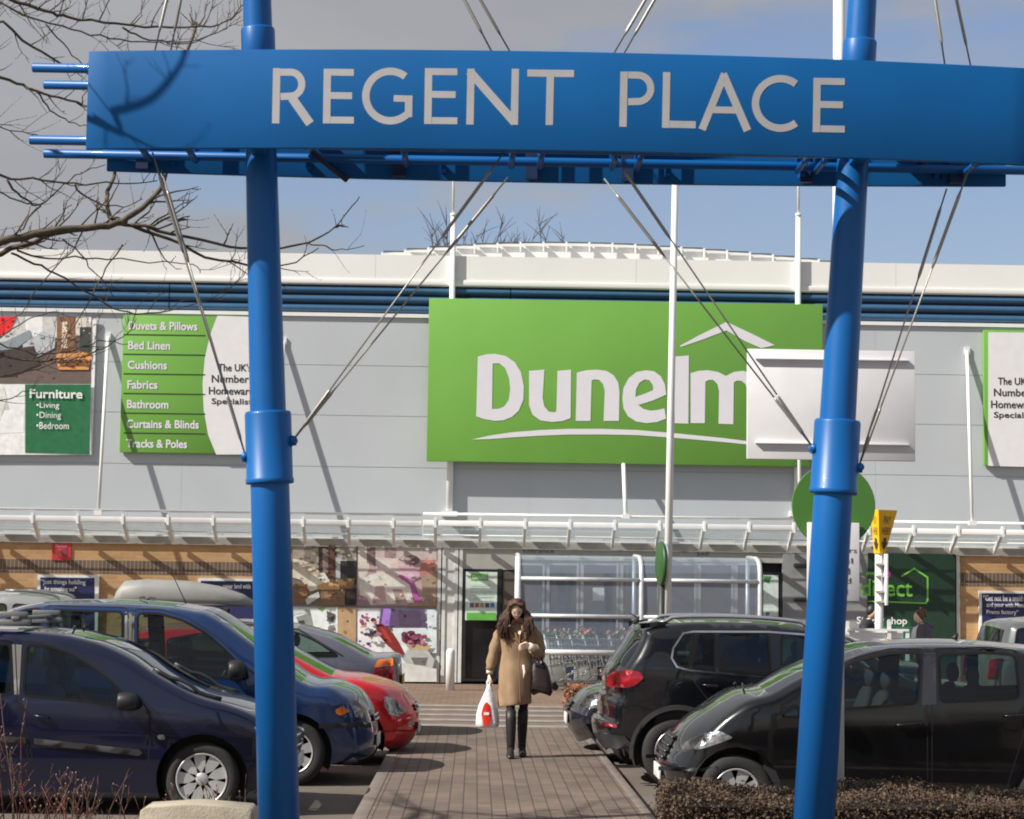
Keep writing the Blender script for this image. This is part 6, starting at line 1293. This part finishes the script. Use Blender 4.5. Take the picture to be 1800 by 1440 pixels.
# coat
mb = MB(); rc = random.Random(3); rings = []
spec = [(1.415, -.006, .062, .055, .0), (1.39, -.006, .10, .07, .0), (1.365, -.004, .155, .088, 0), (1.33, -.002, .200, .105, 0), (1.28, 0, .215, .122, 0), (1.2, -.004, .200, .132, 0), (1.12, -.008, .180, .126, 0), (1.04, -.012, .168, .122, 0), (.95, -.016, .178, .134, 0), (.85, -.02, .176, .142, 0), (.75, -.024, .172, .146, 0), (.65, -.027, .170, .150, 0), (.57, -.029, .168, .152, 0), (.555, -.029, .16, .146, 0)]
spec = catmull(spec, 2)
for z, cx, hw_c, hd_c, cy in spec:
    t = max(0, (1.2-z)/.65); ring_ = []
    for k in range(40):
        a = 2*math.pi*k/40; c_, s_ = math.cos(a), math.sin(a); fold = 1+(.05*t+.022)*math.sin(a*5+1.3+z*3)+.03*t*math.sin(a*9+z*6)+.016*math.sin(a*3+z*17)
        zz_ = z
        if z < .7: zz_ = z - .03*max(0, -c_)*(.7-z)/.15 + .012*max(0, c_)
        ring_.append(tuple(Pw(cx+hw_c*fold*math.copysign(abs(c_)**.85, c_), cy+hd_c*fold*math.copysign(abs(s_)**.85, s_), zz_)))
    rings.append(ring_)
mb.loft(rings, 0)
def sleeve(P, rr):
    P = [Pw(*p) for p in P]; P2 = [Vector(q) for q in catmull([tuple(p) for p in P], 4)]; n = len(P2); R2 = [rr[0]+(rr[1]-rr[0])*(i/(n-1)) + .007*math.sin(i*2.1) for i in range(n)]; mb.tube(P2, R2, 16, 0)
sleeve([(-.135, 0, 1.335), (-.20, -.005, 1.27), (-.258, -.008, 1.10), (-.295, -.018, .915)], (.078, .05))
sleeve([(.13, 0, 1.33), (.20, -.01, 1.25), (.225, -.03, 1.09), (.21, -.085, 1.10), (.162, -.16, 1.15)], (.078, .054))
mb.build('coat', COAT, wom)
mb = MB()  # front edge, lapels, belt fold, seams
fr_ = lambda x, z, o=.012: Pw(x, -(.06+.075*min(1, (1.42-z)/.12)) - (.012 if z < 1.2 else 0) - o - .012*max(0, (1.0-z)), z)
mb.tube([fr_(.012, z_) + Vector((.045*max(0, .95-z_), 0, 0)) for z_ in (1.28, 1.2, 1.1, 1.0, .9, .8, .7, .6, .57)], .007, 6, 0)
for s_ in (-1, 1): mb.add([fr_(s_*.05-.005, 1.41, -.03), fr_(s_*.10, 1.35, .0), fr_(s_*.085, 1.27, .008), fr_(.012, 1.2, .012), fr_(s_*.02, 1.3, .008)], [(0, 1, 2, 3, 4) if s_ < 0 else (4, 3, 2, 1, 0)], 0)
mb.build('coat_edge', COATD, wom)
mb = MB(); mb.add([fr_(-.03, 1.405, -.03), fr_(.045, 1.405, -.03), fr_(.02, 1.3, .003), fr_(.0, 1.3, .003)], [(0, 1, 2, 3)]); mb.tube([Pw(.165, -.155, 1.148), Pw(.11, -.215, 1.182)], [.044, .036], 14); mb.tube([Pw(-.295, -.018, .92), Pw(-.303, -.021, .875)], [.038, .033], 12)
mb.tube([fr_(.055, .98), fr_(.07, .9, .016), fr_(.06, .84, .02)], [.012, .016, .006], 8); mb.build('cream_knitwear', CREAM, wom)
for s_, x0, y0 in ((-1, -.066, -.14), (1, .06, .11)):
    mb = MB(); mb.tube([Pw(x0+s_*.004, (-.105 if s_ < 0 else .035), .50), Pw(x0, (-.115 if s_ < 0 else .06), .4), Pw(x0, .012+y0, .28), Pw(x0-s_*.002, .018+y0, .14), Pw(x0, .016+y0, .085)], [.054, .057, .053, .043, .042], 16); 
    R_ = []
    for y_, hw_b, h_ in ((.062+y0, .028, .07), (.05+y0, .037, .10), (.0+y0, .04, .105), (-.06+y0, .043, .078), (-.12+y0, .042, .055), (-.155+y0, .03, .04), (-.165+y0, .012, .025)):
        R_.append([tuple(Pw(x0+s_*.004+hw_b*math.cos(a), y_, max(0, h_/2+h_/2*math.sin(a)))) for a in [2*math.pi*k/16 for k in range(16)]])
    mb.loft(R_); mb.build('boot', BOOT, wom)
# white carrier bag with a red print
bg_ = thing('carrier_bag', Pw(-.31, -.06, .30), 'white plastic carrier bag with red print hanging from the woman\'s hand', 'shopping bag'); BW_ = mat('bag_white', (.74, .74, .75), .45, var=.06, scale=9, bump=.8, bscale=22)
rings = []
for z, cx, w_, d_ in ((.765, -.308, .014, .02), (.70, -.308, .034, .035), (.63, -.306, .066, .05), (.55, -.31, .094, .062), (.46, -.315, .114, .07), (.38, -.318, .122, .075), (.33, -.318, .12, .072), (.312, -.316, .105, .06)):
    rings.append([tuple(Pw(cx+w_*math.copysign(abs(math.cos(a))**.7, math.cos(a))*(1+.05*math.sin(a*7+z*20)), -.06+d_*math.sin(a)*(1+.12*math.sin(a*5+z*15)), z)) for a in [2*math.pi*k/30 for k in range(30)]])
mb = MB(); mb.loft(rings); 
for s_ in (-1, 1): mb.tube([Pw(-.308+s_*.012, -.06, .75), Pw(-.308+s_*.016, -.045, .79), Pw(-.308, -.03, .815)], [.012, .010, .012], 8)
mb.build('bag', BW_, bg_)
mb = MB(); P = []
def bagy(x, z):
    w_ = .09 + (.55-z)*.14; return -.06 - (.066+.03*(.5-z))*math.sqrt(max(.05, 1-((x+.316)/max(.06, w_))**2)) - .012
n = 28; c_ = Pw(-.325, 0, .455); ids = []
for k in range(n): a = 2*math.pi*k/n; x, z = -.327+.053*math.cos(a)*(1-.2*math.sin(a)), .455+.125*math.sin(a); P.append(tuple(Pw(x, bagy(x, z), z)))
P.append(tuple(Pw(-.327, bagy(-.327, .455)-.004, .455))); mb.add(P, [(n, k, (k+1) % n) for k in range(n)], 0, True); mb.build('red_print', mat('bag_red', lin(220, 48, 34), .4), bg_)
mb = MB(); mb.add([tuple(Pw(x, bagy(x, z)-.007, z)) for x, z in ((-.355, .447), (-.30, .447), (-.30, .475), (-.355, .475))], [(0, 1, 2, 3)]); mb.build('white_print', WHITE, bg_)
# brown handbag on her arm
hb = thing('handbag', Pw(.235, -.07, .68), 'dark brown leather handbag hanging from the woman\'s forearm', 'handbag'); HBM = mat('brown_leather', lin(42, 30, 28), .5, bump=.3, bscale=40)
rings = []
for z, cx, w_, d_ in ((.985, .23, .055, .03), (.95, .232, .085, .05), (.88, .24, .10, .07), (.78, .25, .112, .085), (.71, .256, .116, .085), (.685, .256, .105, .07)): rings.append([tuple(Pw(cx+w_*math.copysign(abs(math.cos(a))**.6, math.cos(a)), -.08+d_*math.copysign(abs(math.sin(a))**.7, math.sin(a)), z+.03*math.sin(a*2))) for a in [2*math.pi*k/26 for k in range(26)]])
mb = MB(); mb.loft(rings); mb.build('bag', HBM, hb)
for yy in (-.11, -.05):
    mb = MB(); mb.tube([Pw(.165, yy, .93), Pw(.20, yy+.005, 1.05), Pw(.225, -.075, 1.10), Pw(.25, yy+.005, 1.06), Pw(.285, yy, .93)], .008, 8); mb.build('strap', HBM, hb)
# two people at the pay point
def bystander(px, pytop, Y, ht, face, coatm, hairm, label, bun=False):
    b = at(px, pytop, Y); b.z = 0; x0, y0 = b.x, b.y; fx, fy_ = math.cos(face), math.sin(face); sxx, syy = -fy_, fx
    k = ht/1.68; Q = lambda f, s_, z: Vector((x0+fx*f*k+sxx*s_*k, y0+fy_*f*k+syy*s_*k, z*k))
    r = thing('person', b, label, 'person')
    nodes = [(0, 0, .9, .12), (.02, 0, 1.1, .11), (.03, 0, 1.3, .11), (.04, 0, 1.42, .05), (.07, 0, 1.48, .045), (.03, .17, 1.34, .055), (.06, .2, 1.1, .042), (.24, .16, 1.0, .03), (.03, -.17, 1.34, .055), (.06, -.2, 1.1, .042), (.24, -.16, 1.0, .03), (0, .09, .8, .085), (.01, .09, .45, .055), (-.01, .09, .09, .04), (.13, .1, .035, .035), (0, -.09, .8, .085), (.01, -.09, .45, .055), (-.01, -.09, .09, .04), (.13, -.1, .035, .035)]
    links = [(0, 1), (1, 2), (2, 3), (3, 4), (2, 5), (5, 6), (6, 7), (2, 8), (8, 9), (9, 10), (0, 11), (11, 12), (12, 13), (13, 14), (0, 15), (15, 16), (16, 17), (17, 18)]
    v, fc = skinned([(*Q(n[0], n[1], n[2]), n[3]*k) for n in nodes], links, 0); mb = MB(); lo = [f for f in fc if max(v[i][2] for i in f) < .95*k]; hi = [f for f in fc if max(v[i][2] for i in f) >= .95*k]
    mb.add(v, hi, 0, True); mb.add(v, lo, 1, True); hc = Q(.11, 0, 1.575); Rm = Matrix(((fx, -fy_, 0), (fy_, fx, 0), (0, 0, 1))) @ Matrix.Rotation(.3, 3, 'Y'); mb.ell(hc, (.085*k, .07*k, .105*k), 0, 18, 12, Rm); mb.ell(hc+Rm @ Vector((.09*k, 0, -.01)), (.02, .012, .02), 0, 8, 6, Rm)
    for s_ in (-1, 1): hand(mb, Q(.24, s_*.16, 1.0), (fx, fy_, -.1), (0, 0, 1), (-sxx*s_, -syy*s_, 0), .5)
    mb.build('body', [SKIN, mat('dark_trousers', (.03, .032, .04), .8)], r)
    mb = MB(); mb.ell(hc+Rm @ Vector((-.022*k, 0, .02*k)), (.088*k, .082*k, .108*k), 0, 18, 12, Rm)
    if bun: mb.ell(hc+Rm @ Vector((-.10*k, 0, .05*k)), (.055, .055, .06), 0, 12, 8); [mb.ell(hc+Rm @ Vector((-.10*k+R.gauss(0, .03), R.gauss(0, .03), .05*k+R.gauss(0, .03))), (.025, .02, .025), 0, 8, 6) for _ in range(10)]
    mb.build('hair', hairm, r)
    mb = MB(); R_ = []
    for z, w_, d_ in ((1.46, .07, .07), (1.42, .13, .10), (1.36, .20, .125), (1.2, .205, .14), (1.0, .19, .14), (.82, .2, .15)):
        R_.append([tuple(Q(.02+d_*math.cos(a), w_*math.sin(a), z)) for a in [2*math.pi*q/24 for q in range(24)]])
    mb.loft(R_)
    for s_ in (-1, 1): mb.tube([Q(.03, s_*.15, 1.37), Q(.03, s_*.205, 1.27), Q(.06, s_*.21, 1.1), Q(.15, s_*.185, 1.04), Q(.22, s_*.16, 1.0)], [.075*k, .07*k, .06*k, .055*k, .045*k], 12)
    if bun: mb.ell(Q(-.08, 0, 1.42), (.10, .12, .07), 0, 12, 8)
    mb.build('jacket', coatm, r); return r
bystander(1522, 1066, 33.9, 1.60, math.radians(-25), mat('black_jacket', (.02, .02, .026), .8), mat('black_hair', (.02, .015, .013), .5), 'person in dark jacket with short dark hair bending towards the pay machine')
bystander(1624, 1074, 33.4, 1.53, math.radians(205), mat('grey_hoodie', lin(92, 90, 96), .9, bump=.3), mat('auburn_hair', lin(104, 66, 52), .5, var=.3), 'person with brown hair in a bun and grey hooded top near the pay sign', True)
# pay machine between them
m0 = at(1582, 1150, 34.2); pm_ = thing('pay_machine', (m0.x, 34.2, 0), 'dark green ticket machine between the two people at the pay sign', 'ticket machine')
mb = MB(); mb.box((m0.x, 34.2, .62), (.52, .4, 1.24)); mb.prism([(m0.x-.26, 34.0, 1.243), (m0.x+.26, 34.0, 1.243), (m0.x+.26, 34.0, 1.262), (m0.x-.26, 34.0, 1.262)], (0, .4, .0)); mb.build('cabinet', mat('machine_green', lin(28, 96, 70), .45), pm_, .015)
mb = MB(); mb.box((m0.x, 33.992, .95), (.34, .012, .3)); mb.build('screen', mat('machine_screen', (.06, .07, .08), .15), pm_)
